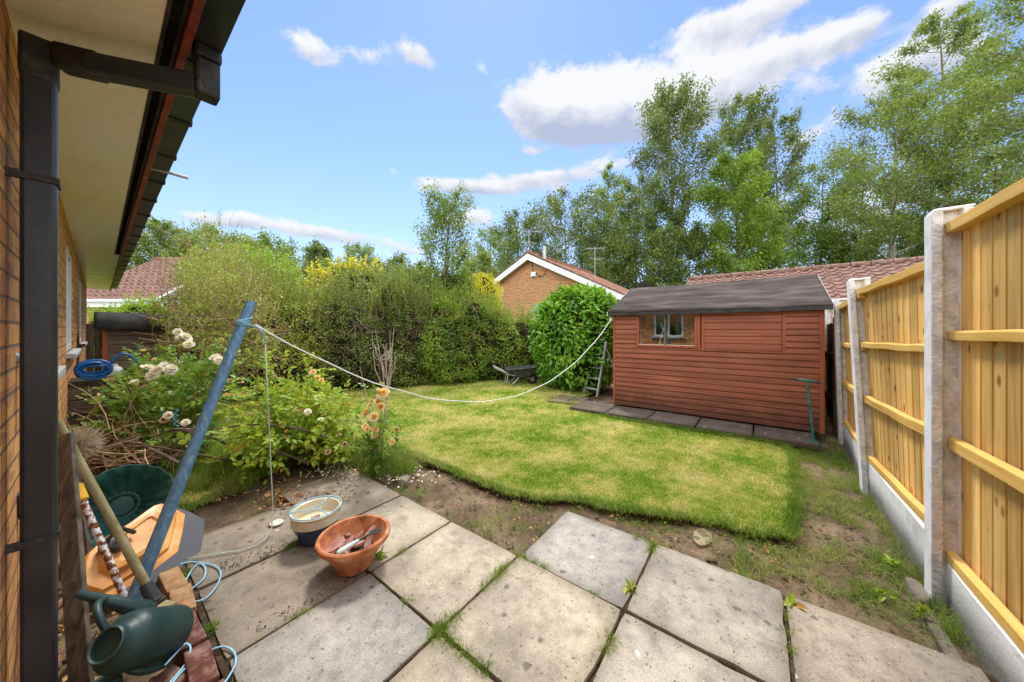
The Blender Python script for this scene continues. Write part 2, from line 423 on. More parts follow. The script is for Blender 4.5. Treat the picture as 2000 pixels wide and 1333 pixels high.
    h = t.math('ADD', t.math('MULTIPLY', fin, .7), t.math('MULTIPLY', gr, .5))
    t.bsdf(c, .92, t.bump(h, .45, .004), .15); return t.m
M['slab'] = mk_slab()
M['dark_soil'] = mat_noise('damp_soil', [(.02, .015, .01), (.06, .04, .025), (.12, .08, .05)], 18, 6, .95, .8, 90, .1)
M['brick'] = mat_brick('buff_brick', 'y', (.84, .42, .14), (.72, .31, .11), (.46, .20, .12), (.24, .155, .09), ms=.006)
M['brick_x'] = mat_brick('buff_brick_side', 'x', (.84, .42, .14), (.72, .31, .11), (.46, .20, .12), (.24, .155, .09), ms=.006)
M['brick_far'] = mat_brick('orange_brick', 'y', (.66, .29, .08), (.55, .20, .07), (.26, .09, .06), (.55, .42, .28), ms=.012)
M['brick_far_x'] = mat_brick('orange_brick_side', 'x', (.66, .29, .08), (.55, .20, .07), (.26, .09, .06), (.55, .42, .28), ms=.012)
M['white'] = mat_plain('white_paint', (.78, .79, .78), .35, .5, var=.06)
M['render_white'] = mat_plain('white_render', (.74, .76, .78), .8, .2, var=.06)
M['worn_white'] = mat_noise('worn_white_paint', [(.20, .13, .10), (.55, .53, .50), (.68, .67, .65)], 14, 6, .6, .3, 60, .3, 'obj', lo=.38, hi=.6)
M['grey_sill'] = mat_plain('grey_sill', (.42, .42, .42), .6, .3, var=.15)
M['black_plastic'] = mat_noise('black_plastic', [(.014, .018, .027), (.024, .029, .040), (.045, .048, .054)], 5, 6, .30, .12, 40, .5, 'obj', bdist=.004)
M['sooty'] = mat_noise('sooty_black', [(.012, .012, .013), (.03, .028, .026), (.10, .09, .08)], 16, 7, .55, .3, 70, .4, 'obj', lo=.35, hi=.75)
def mk_soffit():
    t = NT('cream_soffit'); v = t.obj()
    n1 = t.noise(t.mapped(v, (1.5, .6, 1)), 3, 6, .65)
    c = t.ramp(n1, [(.3, (.97, .84, .66)), (.5, (1.0, .93, .80)), (.7, (1.0, .95, .86))])
    c = t.mix(.35, c, t.ramp(t.noise(v, 40, 5, .7), [(.3, .7), (.65, 1.1)]), 'MULTIPLY')
    sp = t.n('SeparateXYZ', {0: v})
    far = t.n('MapRange', {0: sp.outputs[1], 1: 3.0, 2: 6.0, 3: .55, 4: .2}).outputs[0]
    t.bsdf(c, far, t.bump(t.noise(t.mapped(v, (8, .6, 1)), 1.2, 3), .12, .02), .45); return t.m
M['soffit'] = mk_soffit()
M['fascia'] = mat_noise('oxblood_paint', [(.10, .018, .014), (.25, .035, .025), (.36, .08, .06)], 12, 6, .45, .4, 50, .4, 'obj')
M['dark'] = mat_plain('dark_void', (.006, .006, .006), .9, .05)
M['glass'] = None
def mk_glass(name, tint, refl):
    t = NT(name)
    g = t.n('BsdfGlossy', {'Color': (1, 1, 1, 1), 'Roughness': .0}); tr = t.n('BsdfTransparent', {'Color': (*tint, 1)})
    nz = t.bump(t.noise(t.obj(), 5, 2), .03, .01); t.link(nz, g.inputs['Normal'])
    mx = t.n('MixShader', {0: refl, 1: tr.outputs[0], 2: g.outputs[0]}); t.link(mx.outputs[0], t.out.inputs[0]); return t.m
M['glass'] = mk_glass('window_glass', (.75, .8, .8), .16)
M['shed_glass'] = mk_glass('shed_glass', (.35, .36, .36), .42)
M['curtain'] = mat_noise('curtain', [(.20, .28, .24), (.45, .55, .48)], 22, 3, .9, .3, 40, .1, 'obj', (0, 1, .05))
M['wood_shed'] = None
def mk_wood(name, c1, c2, c3, axis, streak=40, rough=.65, spec=.3, board=.35, knots=False, bump=.35, dirt=None):
    """grain runs along axis"""
    t = NT(name); v = t.obj()
    sc = {'x': (1.2, streak, streak), 'y': (streak, 1.2, streak), 'z': (streak, streak, 1.2)}[axis]
    g = t.n('NewGeometry'); rnd = g.outputs['Random Per Island']
    off = t.n('CombineXYZ', {0: t.math('MULTIPLY', rnd, 31.0), 1: t.math('MULTIPLY', rnd, 17.0), 2: t.math('MULTIPLY', rnd, 23.0)}).outputs[0]
    vm = t.n('VectorMath', {0: t.mapped(v, sc), 1: off}, operation='ADD').outputs[0]
    gr = t.noise(vm, 1.0, 5, .6, .6)
    big = t.noise(v, 2.2, 4, .6)
    c = t.ramp(gr, [(.3, c1), (.5, c2), (.72, c3)])
    c = t.mix(board, c, t.mix(1.0, c, t.ramp(rnd, [(0, (.62, .60, .58)), (.5, (1, .97, .92)), (1, (1.3, 1.22, 1.1))]), 'MULTIPLY'))
    c = t.mix(.5, c, t.ramp(big, [(.3, .72), (.7, 1.2)]), 'MULTIPLY')
    if knots:
        sk = {'x': (7, 4, 10), 'z': (10, 4, 7)}[axis]
        vo = t.n('TexVoronoi', {'Vector': t.n('VectorMath', {0: t.mapped(v, sk), 1: off}, operation='ADD').outputs[0], 'Scale': 1.0, 'Randomness': 1.0})
        kk = t.math('MULTIPLY', t.ramp(vo.outputs['Distance'], [(.08, 1.0), (.13, .75), (.22, 0.0)]), t.math('GREATER_THAN', t.n('SeparateXYZ', {0: vo.outputs['Color']}).outputs[1], .58))
        c = t.mix(t.math('MULTIPLY', kk, .9), c, (.22, .085, .02))
    if dirt:
        sp = t.n('SeparateXYZ', {0: v})
        d = t.math('MULTIPLY', t.n('MapRange', {0: t.math('ADD', sp.outputs[2], t.math('MULTIPLY', t.noise(v, 6, 5), -.35)), 1: dirt[0], 2: dirt[1], 3: 1.0, 4: 0.0}).outputs[0], .75)
        c = t.mix(d, c, dirt[2])
    t.bsdf(c, rough, t.bump(gr, bump, .006), spec); return t.m
M['shed_red'] = mk_wood('red_cedar_stain', (.18, .055, .030), (.29, .092, .050), (.38, .135, .078), 'y', 30, .55, .35, dirt=(-.05, .22, (.055, .025, .018)))
M['shed_red_v'] = mk_wood('red_cedar_trim', (.24, .065, .028), (.36, .10, .045), (.43, .135, .06), 'z', 30, .55, .35)
M['timber'] = mk_wood('treated_softwood', (.58, .31, .075), (.78, .48, .15), (.88, .62, .25), 'z', 26, .7, .2, .75, True, .3)
M['timber_x'] = mk_wood('treated_softwood_rail', (.66, .35, .07), (.82, .50, .13), (.90, .60, .20), 'x', 26, .7, .2, .4, True, .3)
M['old_wood'] = mk_wood('weathered_wood', (.06, .05, .042), (.14, .115, .09), (.26, .215, .17), 'z', 40, .85, .15, .5)
M['old_wood_x'] = mk_wood('weathered_boards', (.07, .05, .04), (.17, .13, .105), (.30, .245, .20), 'x', 40, .85, .15, .5)
M['old_dark'] = mk_wood('dark_old_fence', (.02, .017, .013), (.05, .04, .03), (.09, .075, .055), 'z', 40, .9, .1, .5)
M['felt'] = mat_noise('roofing_felt', [(.030, .024, .022), (.062, .050, .046), (.115, .095, .088)], 6, 9, .92, .5, 130, .15, 'obj', (1, .35, 1))
M['felt_new'] = mat_noise('green_mineral_felt', [(.10, .10, .095), (.17, .17, .16)], 9, 6, .92, .5, 150, .15, 'obj')
M['felt_black'] = mat_noise('black_felt', [(.022, .022, .023), (.055, .052, .050)], 9, 5, .8, .3, 60, .3, 'obj')
M['concrete_post'] = mat_noise('concrete_post', [(.47, .46, .45), (.64, .63, .62), (.78, .77, .76)], 20, 7, .9, .9, 55, .15, 'obj', lo=.32, hi=.68, bdist=.012)
M['post_face'] = mat_noise('sunlit_post_face', [(.60, .58, .55), (.82, .81, .80), (.88, .88, .88)], 7, 6, .85, .4, 60, .2, 'obj', bdist=.006)  # same concrete made lighter: sunlight on the garden side put into the colour
def mk_gravelboard():
    t = NT('painted_gravel_board'); v = t.obj()
    n = t.noise(v, 5, 6, .65)
    c = t.ramp(n, [(.3, (.62, .60, .55)), (.55, (.84, .83, .80)), (.7, (.88, .88, .87))])
    sp = t.n('SeparateXYZ', {0: v})
    d = t.n('MapRange', {0: t.math('ADD', sp.outputs[2], t.math('MULTIPLY', n, -.16)), 1: -.05, 2: .07, 3: .85, 4: 0.0}).outputs[0]
    c = t.mix(d, c, (.11, .10, .06)); t.bsdf(c, .85, t.bump(t.noise(v, 70, 4), .5, .005), .15); return t.m
M['gravelboard'] = mk_gravelboard()
M['tile'] = mat_noise('brown_tile', [(.12, .065, .05), (.21, .12, .095), (.30, .19, .15)], 7, 6, .85, .4, 60, .2)
M['tile_red'] = mat_noise('red_tile', [(.16, .075, .05), (.26, .13, .09), (.33, .19, .14)], 5, 6, .85, .4, 40, .2)
M['bark'] = mat_noise('bark', [(.06, .045, .03), (.13, .10, .075), (.22, .18, .14)], 9, 6, .9, .6, 30, .1, 'pos', (1, 1, .3))
M['bark_pale'] = mat_noise('pale_bark', [(.14, .11, .09), (.26, .22, .18), (.36, .32, .27)], 6, 6, .9, .5, 30, .1, 'pos', (1, 1, .4))
M['twig'] = mat_noise('dry_twig', [(.24, .13, .075), (.46, .29, .18), (.62, .45, .31)], 20, 3, .85, .2, 60, .15)
M['twig_grey'] = mat_noise('grey_twig', [(.34, .28, .23), (.58, .50, .43)], 20, 3, .85, .2, 60, .15)
M['cane'] = mat_noise('green_cane', [(.14, .18, .03), (.26, .27, .06), (.30, .17, .08)], 7, 3, .6, .2, 60, .3)
M['hedge_twig'] = mat_noise('hedge_twig', [(.09, .06, .035), (.20, .145, .095), (.34, .27, .19)], 20, 3, .85, .2, 60, .15)
M['hedge_core'] = mat_noise('hedge_inner_shade', [(.008, .009, .004), (.022, .024, .010), (.05, .04, .022)], 7, 7, .95, 1.0, 30, .05, bdist=.05)  # near-black stands in for the shade inside foliage, flecked with twig brown
M['steel'] = mat_noise('aluminium', [(.36, .37, .38), (.58, .59, .60)], 9, 5, .45, .2, 50, .5, 'obj', metal=.25)
# ------------------------------------------------------------------ ground and lawn
def fnoise(x, y, s=1.0, z=0.0):
    return mnoise.noise(Vector((x*s, y*s, z)))
def ground():
    # one large sheet; fine grid near, coarse far
    b = MB()
    R = 400
    b.add([(-R, -R, -.09), (R, -R, -.09), (R, R, -.09), (-R, R, -.09)], [(0, 1, 2, 3)])
    g = b.build('ground', M['ground'], fix=False); tag(g, kind='structure')
def mk_ground():
    t = NT('rough_ground'); v = t.pos(); n = t.noise(v, .5, 8, .7)
    c = t.ramp(n, [(.35, (.03, .05, .012)), (.6, (.07, .10, .02)), (.75, (.12, .10, .05))]); t.bsdf(c, .95, t.bump(n, .6, .1), .1); return t.m
M['ground'] = mk_ground()
ground()
xs = np.arange(-.9, 8.2, .028); ys = np.arange(-1.1, 8.6, .028)
Pg = np.zeros((len(ys), len(xs), 3))
for j, y in enumerate(ys):
    for i, x in enumerate(xs):
        z = -.048+.018*fnoise(x, y, 2.3)+.014*fnoise(x, y, 8, 3)+.013*abs(fnoise(x, y, 17, 7))+.008*fnoise(x, y, 30, 9)
        if -.2 < x < 2.1 and -.9 < y < 3.0: z = min(z, -.03)-.01
        Pg[j, i] = (x, y, z)
soil = grid_mesh('soil', Pg, M['soil'], smooth=180); tag(soil, kind='structure')
lawn_px = [(300, 1000), (560, 905), (700, 868), (760, 870), (800, 885), (850, 903), (900, 925), (950, 945), (1000, 962), (1060, 972), (1130, 975), (1200, 990), (1300, 1003), (1400, 1020), (1480, 1040), (1545, 1045),
           (1552, 980), (1553, 920), (1548, 885), (1530, 869), (1440, 853), (1350, 840), (1270, 828), (1190, 815), (1150, 800), (1110, 785), (1140, 772), (1180, 760), (1100, 748), (950, 738), (780, 745), (560, 755), (350, 770)]
LAWN = [tuple(PZ(px, py, .015)[:2]) for px, py in lawn_px]
# put the last far points well under the hedge
LAWN[-7:] = [(6.4, 2.55), (7.2, 3.4), (6.4, 6.0), (4.2, 7.0), (2.6, 7.9), (.9, 7.9), (.15, 6.0)]
LAWN[0] = (.42, 3.15)
def in_poly(x, y, poly):
    x = np.asarray(x); y = np.asarray(y); c = np.zeros(x.shape, bool); n = len(poly)
    for i in range(n):
        x1, y1 = poly[i]; x2, y2 = poly[(i+1) % n]
        cond = ((y1 > y) != (y2 > y)) & (x < (x2-x1)*(y-y1)/((y2-y1) if y2 != y1 else 1e-9)+x1)
        c ^= cond
    return c
def lawn():
    # densify outline with wobble
    out = []
    n = len(LAWN)
    for i in range(n):
        a = Vector(LAWN[i]); b = Vector(LAWN[(i+1) % n]); k = max(1, int((b-a).length/.05))
        for q in range(k):
            p = a.lerp(b, q/k); out.append((p.x+.016*fnoise(p.x, p.y, 9, 2)+.012*fnoise(p.x, p.y, 28, 2), p.y+.016*fnoise(p.x, p.y, 9, 5)+.012*fnoise(p.x, p.y, 28, 5)))
    bm = bmesh.new()
    top = [bm.verts.new((x, y, .003)) for x, y in out]; bot = [bm.verts.new((x-.0, y, -.08)) for x, y in out]
    bm.faces.new(top)
    for i in range(len(out)): j = (i+1) % len(out); f = bm.faces.new((top[i], bot[i], bot[j], top[j])); f.material_index = 1
    bmesh.ops.recalc_face_normals(bm, faces=bm.faces)
    me = bpy.data.meshes.new('lawn'); bm.to_mesh(me); bm.free()
    me.materials.append(M['lawn'])
    o = link('lawn', me, M['dark_soil']); tag(o, kind='structure')
    return out
LOUT = lawn()
def blades(P, h, w, lean=.35):
    n = len(P); a = RNG.uniform(0, 2*PI, n); ln = unit(np.stack([np.cos(a), np.sin(a), np.zeros(n)], 1))
    h = h*np.ones(n); w = w*np.ones(n)
    b = RNG.uniform(0, 2*PI, n); sd = np.stack([np.cos(b), np.sin(b), np.zeros(n)], 1)
    lk = (RNG.uniform(0, lean*2, n)*h)[:, None]
    mid = P+ln*lk*.35+np.array([0, 0, 1])*(h*.6)[:, None]
    tip = P+ln*lk+np.array([0, 0, 1])*(h*np.sqrt(np.maximum(.15, 1-(lk[:, 0]/np.maximum(h, 1e-4))**2*.5)))[:, None]
    W = w[:, None]
    return np.stack([P-sd*W, P+sd*W, mid+sd*W*.8, tip, mid-sd*W*.8], 1)
def blade_obj(name, Q, mat):
    n = len(Q); V = np.ascontiguousarray(Q.reshape(-1, 3), np.float32); me = bpy.data.meshes.new(name)
    me.vertices.add(n*5); me.vertices.foreach_set('co', V.ravel())
    b = np.arange(n)[:, None]*5; F = np.concatenate([b+np.array([0, 1, 2, 4]), b+np.array([2, 3, 4])], 1).reshape(-1)
    me.loops.add(n*7); me.loops.foreach_set('vertex_index', F.astype(np.int32))
    st = np.stack([np.arange(n)*7, np.arange(n)*7+4], 1).reshape(-1).astype(np.int32)
    me.polygons.add(n*2); me.polygons.foreach_set('loop_start', st); me.polygons.foreach_set('loop_total', np.tile(np.array([4, 3], np.int32), n))
    me.update(calc_edges=True)
    return link(name, me, mat)
def grass():
    # density falls with distance
    N = 1300000
    x = RNG.uniform(.1, 7.4, N); y = RNG.uniform(-.4, 8, N)
    m = in_poly(x, y, LAWN); x, y = x[m], y[m]
    d = S_*x+C_*y; l = C_*x-S_*y
    keep = (RNG.random(len(x)) < np.clip((2.4/np.maximum(d, .5))**1.4, 0, 1)) & (d > 1.2)
    x, y, d = x[keep], y[keep], d[keep]
    P = np.stack([x, y, np.full(len(x), .0)], 1)
    h = RNG.uniform(.007, .024, len(x))*(1+.8*(RNG.random(len(x)) > .96)); w = .0018*np.maximum(1, d/2.6)
    B1 = blades(P, h, w, .5)
    npmesh_g = blade_obj('lawn_grass', B1, M['blade'])
    tag(npmesh_g, 'short patchy green and straw coloured grass covering the lawn', 'grass', kind='stuff')
    # shaggy edge
    lo = np.array(LOUT); idx = RNG.integers(0, len(lo), 60000); P = np.concatenate([lo[idx]+RNG.normal(0, .030, (60000, 2))*(.4+1.3*np.array([abs(fnoise(q[0], q[1], 5, 2)) for q in lo])[idx])[:, None], np.full((60000, 1), 0.0)], 1)
    dd = S_*P[:, 0]+C_*P[:, 1]; P = P[dd < 5.8]; n = len(P)
    B2 = blades(P, RNG.uniform(.015, .065, n)*(1+.6*(RNG.random(n) > .93)), .0016, .9)
    o = blade_obj('edge_grass', B2, M['tuft']); tag(o, 'longer green grass hanging over the cut edge of the lawn', 'grass', kind='stuff')
grass()
# ------------------------------------------------------------------ paving slabs
XL = [.315, .885, 1.45, 2.02]; YR = [-.67, -.10, .475, 1.055, 1.60, 2.15, 2.71]
C_BUFF, C_GREY, C_DARK, C_PALE = (.49, .44, .355), (.42, .41, .385), (.38, .34, .285), (.47, .44, .385)
slabs = [  # col,row,colour,label
 (0, -1, C_BUFF, 'buff paving slab, nearest one at the bottom edge left of centre'),
 (0, 2, C_BUFF, 'buff paving slab on the near side of the speckled grey slab'),
 (0, 3, C_GREY, 'rough speckled grey paving slab in front of the terracotta bowl'),
 (0, 4, C_DARK, 'brown stained paving slab left of the terracotta bowl'),
 (0, 5, C_DARK, 'brown paving slab carrying the white disc on the line'),
 (1, 0, C_BUFF, 'buff paving slab at the near edge right of centre'),
 (1, 1, C_PALE, 'spotted buff paving slab cut off by the lower edge, below the four-slab joint'),
 (1, 2, C_BUFF, 'large clean buff paving slab in the middle with one white spot'),
 (1, 3, C_BUFF, 'buff paving slab right of the terracotta bowl with a white blotch'),
 (1, 4, C_BUFF, 'paving slab behind the two pots, its corner touching bare soil'),
 (1, 5, C_DARK, 'far paving slab beside the yellow rose covered in fallen petals'),
 (2, 0, C_DARK, 'paving slab nearest the fence with dark stains'),
 (2, 1, C_PALE, 'large buff paving slab between the middle slab and the fence slab'),
 (2, 2, C_GREY, 'small pale grey paving slab jutting out into the soil'),
]
for col, row, cc, lab in slabs:
    if row == -1: continue
    x0, x1 = XL[col]+.006, XL[col+1]-.006; y0, y1 = YR[row]+.006, YR[row+1]-.006
    if (col, row) == (2, 0): x1 = 2.0; y0 = -.66
    if (col, row) == (2, 2): x1 = 2.02
    if (col, row) == (1, 5): y1 = 2.92
    b = MB(); cx, cy = (x0+x1)/2, (y0+y1)/2
    tilt = Matrix.Rotation(random.uniform(-.006, .006), 3, 'X') @ Matrix.Rotation(random.uniform(-.006, .006), 3, 'Y') @ Matrix.Rotation(random.uniform(-.008, .008), 3, 'Z')
    # worn outline
    n = 18; ring = []
    for (ax, ay), (bx, by) in (((x0, y0), (x1, y0)), ((x1, y0), (x1, y1)), ((x1, y1), (x0, y1)), ((x0, y1), (x0, y0))):
        for k in range(n):
            t_ = k/n; px_, py_ = ax+(bx-ax)*t_, ay+(by-ay)*t_
            inx, iny = (cx-px_), (cy-py_); L = math.hypot(inx, iny)
            w = .004*abs(fnoise(px_, py_, 25, col+row))+(.005 if k == 0 else .001 if k in (1, n-1) else 0)+max(0, fnoise(px_, py_, 7, 3.3+row)-.35)*.02
            ring.append(Vector((px_+inx/L*w-cx, py_+iny/L*w-cy, 0)))
    topr = [tilt @ Vector((v.x*.996, v.y*.996, 0)) for v in ring]; edge = [tilt @ Vector((v.x, v.y, -.006)) for v in ring]; bot = [tilt @ Vector((v.x, v.y, -.045)) for v in ring]
    N_ = len(ring); F = [tuple(range(N_))]
    for i in range(N_):
        j = (i+1) % N_; F += [(i, N_+i, N_+j, j), (N_+i, 2*N_+i, 2*N_+j, N_+j)]
    b.add([tuple(v) for v in topr+edge+bot], F)
    o = b.build('paving_slab', M['slab']); o.location = (cx, cy, random.uniform(-.006, .004)); o.color = (*cc, 1)
    tag(o, lab, 'paving slab', 'paving slabs of the patio')
# row of slabs under the shed
sy = [2.95, 2.35, 1.78, 1.20, .62, .04, -.52]
slab_lab = ['loose mossy paving slab in the grass beside the step ladder', 'worn paving slab at the left corner of the red shed', 'cracked paving slab under the shed window', 'gritty paving slab below the middle of the shed', 'paving slab below the boarded shutter of the shed', 'paving slab at the right end of the shed behind the green tool']
for i, lab in enumerate(slab_lab):
    b = MB(); b.box((0, 0, 0), (.62, sy[i]-sy[i+1]-.015, .05))
    o = b.build('paving_slab', M['slab'], bevel=.006); xo = 4.92-.03*i*0
    o.location = (4.86+(.30 if i == 0 else 0)+.01*i, (sy[i]+sy[i+1])/2, .022+.002*(i % 2)); o.color = (.15, .125, .11, 1)
    if i == 0: o.rotation_euler = (0, 0, .15); o.location.z = .006; o.color = (.24, .2, .13, 1)
    tag(o, lab, 'paving slab', 'paving slabs along the shed')
# ------------------------------------------------------------------ house at the left
HA = -math.radians(.75)
HW = -.17; HY0, HY1 = -1.2, 12.6; ZS = 2.22
house = thing('brick_bungalow', 'buff brick bungalow wall with cream soffit and black gutter running along the left side', 'house', (0, 0, 0), HA)
def wall_open(name, xw, th, y0, y1, z0, z1, opens, mat, parent):
    b = MB(); y = y0
    for (a, c, za, zb) in opens:
        b.box2((xw-th, y, z0), (xw, a, z1)); b.box2((xw-th, a, z0), (xw, c, za)); b.box2((xw-th, a, zb), (xw, c, z1)); y = c
    b.box2((xw-th, y, z0), (xw, y1, z1)); return b.build(name, mat, parent)
WINS = [(2.30, 3.12, 1.05, 2.02), (4.72, 6.0, 1.05, 2.05), (7.9, 9.3, 1.05, 2.05)]
wall_open('wall', HW, .10, HY0, HY1, -.1, ZS+.02, WINS, M['brick'], house)
b = MB(); b.box2((-6, HY1-.1, -.1), (HW-.102, HY1-.001, ZS)); b.build('end_wall', M['brick_x'], house)
b = MB(); b.box2((-6, HY0, -.1), (-5.9, HY1-.12, ZS)); b.build('back_wall', M['brick'], house)
for (a, c, za, zb) in WINS:
    fx = HW-.012
    b = MB(); w = .055
    for lo, hi in (((fx-.05, a, za), (fx, a+w, zb)), ((fx-.05, c-w, za), (fx, c, zb)), ((fx-.05, a+w, za), (fx, c-w, za+w)), ((fx-.05, a+w, zb-w), (fx, c-w, zb)), ((fx-.05, (a+c)/2-.03, za+w), (fx-.001, (a+c)/2+.03, zb-w))): b.box2(lo, hi)
    wf = b.build('window', M['white'], house, bevel=.004)
    b = MB(); b.box2((fx-.03, a+w, za+w), (fx-.024, c-w, zb-w)); b.build('pane', M['glass'], wf)
    ny = 40
    for (s0, s1) in ((a+w, a+w+(c-a)*.24), (c-w-(c-a)*.24, c-w)):
        b = MB(); V = []; 
        for i in range(ny+1):
            yy = s0+(s1-s0)*i/ny; xx = fx-.12+.02*math.sin(i*1.1)
            V += [(xx, yy, za), (xx, yy, zb)]
        b.add(V, [(2*i, 2*i+1, 2*i+3, 2*i+2) for i in range(ny)]); b.build('curtain', M['curtain'], wf, smooth=180)
    b = MB(); b.box2((HW-.06, a-.04, za-.045), (HW+.055, c+.06, za-.004)); b.build('sill', M['grey_sill'], wf, bevel=.006)
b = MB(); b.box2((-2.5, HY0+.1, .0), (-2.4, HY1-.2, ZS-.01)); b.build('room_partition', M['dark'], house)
# soffit in two boards + far panelled section
SX = .125
b = MB(); b.box2((HW-.3, HY0, ZS), (SX, 3.62, ZS+.012)); b.box2((HW-.3, 3.626, ZS), (SX, 6.6, ZS+.012)); b.build('soffit', M['soffit'], house)
b = MB()
for k in range(14):
    b.box2((HW-.25, 6.604+k*.42, ZS-.004+(.002 if k % 2 else 0)), (SX+.045, 6.604+k*.42+.414, ZS+.012))
b.build('soffit', M['soffit_far'] if 'soffit_far' in M else M['soffit'], house)
b = MB(); b.box2((SX+.001, HY0, ZS+.006), (SX+.045, 6.6, ZS+.02)); vs = b.build('soffit_vent', M['sooty'], house)
b = MB(); y = HY0
while y < 6.5:
    b.box2((SX+.012, y, ZS+.0025), (SX+.034, y+.007, ZS+.0055)); y += .0165
b.build('slots', M['dark'], vs)
b = MB(); b.box2((SX+.001, HY0, ZS-.0035), (SX+.009, 6.6, ZS+.0055)); b.build('edge_lip', M['sooty'], vs)
b = MB(); b.box2((SX+.0465, HY0, ZS-.012), (SX+.068, HY1, ZS+.15)); b.build('fascia', M['fascia'], house, bevel=.002)
# gutter: square channel
gx0, gx1, gz0, gz1 = SX+.072, SX+.155, ZS+.045, ZS+.115
b = MB()
b.box2((gx0, HY0, gz0), (gx1, HY1, gz0+.004)); b.box2((gx0, HY0, gz0+.0045), (gx0+.004, HY1, gz1)); b.box2((gx1-.004, HY0, gz0+.0045), (gx1, HY1, gz1))
b.build('gutter', M['black_plastic'], house, bevel=.0015)
yy = 1.18
while yy < HY1:
    b = MB()
    b.box2((gx0-.002, yy, gz0-.006), (gx1+.006, yy+.035, gz0-.001)); b.box2((gx1+.0005, yy, gz0-.0005), (gx1+.006, yy+.035, gz1+.004)); b.box2((gx1-.012, yy+.004, gz1+.0045), (gx1+.016, yy+.03, gz1+.010))
    b.build('gutter_bracket', M['sooty'], house, bevel=.001); yy += .52 if yy < 8 else 1.0
# roof above
def tile_roof(name, O, U, V, W, L, mat, parent, tw=.30, cs=.32, amp=.022, nx=8, step=.018):
    """O corner at eave, U along eave, V up the slope"""
    O, U, V = Vector(O), Vector(U).normalized(), Vector(V).normalized(); N = U.cross(V).normalized()
    if N.z < 0: N = -N
    nu = int(W/tw*nx)+1; rows = int(math.ceil(L/cs)); P = []
    u = np.linspace(0, W, nu)
    ph = (u/tw) % 1.0
    roll = np.where(ph < .62, 0, np.sin((ph-.62)/.38*PI))*amp*1.6-np.where(ph < .62, np.sin(ph/.62*PI), 0)*amp*.35
    for r in range(rows):
        for e in (0, 1):
            vv = min(L, r*cs if e == 0 else (r+1)*cs)
            hh = step if e == 0 else .0
            jit = .002*np.sin(u*3.1+r*1.7)
            P.append([O+U*float(uu)+V*(vv+(0.0008 if e == 0 and r else 0))+N*float(rr+hh+jj) for uu, rr, jj in zip(u, roll, jit)])
    return grid_mesh(name, np.array([[tuple(p) for p in row] for row in P]), mat, parent)
b = MB(); b.prism([(SX+.075, HY0, ZS+.13), (-3.2, HY0, ZS+1.65), (-6.2, HY0, ZS+.13)], (0, HY1-HY0, 0)); b.build('roof', M['tile'], house)
tile_roof('roof_tiles', (SX+.11, HY0-.05, ZS+.135), (0, 1, 0), (-3.3, 0, 1.52), HY1-HY0+.1, 3.62, M['tile'], house)
# downpipe with two elbows (square section), clips
def sqpath(b, pts, w, h, ups):
    for (p, q), up in zip(zip(pts[:-1], pts[1:]), ups): b.bar(p, q, w, h, up)
dpx, dpy = -.114, 1.80
dp = MB()
dp.box2((dpx-.033, dpy-.033, -.05), (dpx+.033, dpy+.033, 2.155))
dpo = dp.build('downpipe', M['black_plastic'], house, bevel=.009)
ex, ey = .243, 1.60
b = MB(); b.bar((dpx+.034, dpy-.015, 2.118), (ex-.02, ey, 2.125), .062, .062, (0, 0, 1)); b.build('branch_pipe', M['black_plastic'], dpo, bevel=.008)
b = MB(); b.box2((dpx-.036, dpy-.037, 2.03), (dpx+.036, dpy+.036, 2.158)); b.bar((dpx+.0365, dpy-.02, 2.1215), (dpx+.125, dpy-.064, 2.1225), .069, .069); b.build('elbow', M['sooty'], dpo, bevel=.008)
b = MB(); b.box((ex, ey, 2.155), (.066, .066, .13)); b.box((ex, ey, 2.243), (.074, .074, .045)); b.build('elbow', M['sooty'], dpo, bevel=.009)
for zc, rl in ((1.72, .0), (.60, .05)):
    b = MB(); b.box((dpx, dpy-.035, zc), (.078, .006, .022), Matrix.Rotation(-rl, 3, 'Y')); b.box((dpx+.036, dpy, zc-.001), (.005, .07, .022)); b.box((dpx-.046, dpy-.033, zc), (.03, .012, .026))
    b.build('pipe_clip', M['sooty'], dpo, bevel=.003)
# overflow pipe stub near eaves, pipe stub in the wall behind the downpipe
b = MB(); b.tube([(SX+.05, 3.05, ZS+.055), (SX+.24, 3.0, ZS+.035)], .011, 12); b.build('overflow_pipe', M['steel'], house, smooth=40)
b = MB(); b.tube([(HW-.02, 1.98, 1.165), (HW+.05, 2.02, 1.13), (HW+.06, 2.04, 1.06)], .017, 12); b.build('waste_pipe', M['steel'], house, smooth=40)
# white soil pipe bend at far sill
# ------------------------------------------------------------------ red shed
SXF, SY0, SY1, SZ0, SZE = 5.11, -.61, 1.84, .075, 1.535
SXB, SZR, SXR = 7.40, 2.0, 6.25
shed = thing('garden_shed', 'rust red wooden garden shed with black felt roof, standing on slabs by the fence', 'shed', (0, 0, 0))
def yof(px, x=SXF): return PX(px, 645, x).y
wy1, wy0 = yof(1248), yof(1357); wz0, wz1 = 1.030, 1.470     # window opening
hy1, hy0 = yof(1375), yof(1527); hz0 = .985
def shiplap(b, y0, y1, z0, z1, x=SXF, pitch=.0745, zb=SZ0):
    k = math.floor((z0-zb)/pitch+1e-6)
    while zb+k*pitch < z1-1e-4:
        a = max(z0, zb+k*pitch); c = min(z1, zb+(k+1)*pitch)
        j = .0015*math.sin(k*2.3)
        pr = [(x, a), (x-.017+j, a), (x-.015+j, a+.035), (x-.012+j, c-.017), (x-.002, c-.013), (x-.002, c), (x, c)] if c-a > .03 else [(x, a), (x-.010, a), (x-.010, c), (x, c)]
        yj = random.uniform(-.001, .001)
        b.prism([(p, y0+yj, q) for p, q in pr], (0, y1-y0, 0)); k += 1
b = MB()
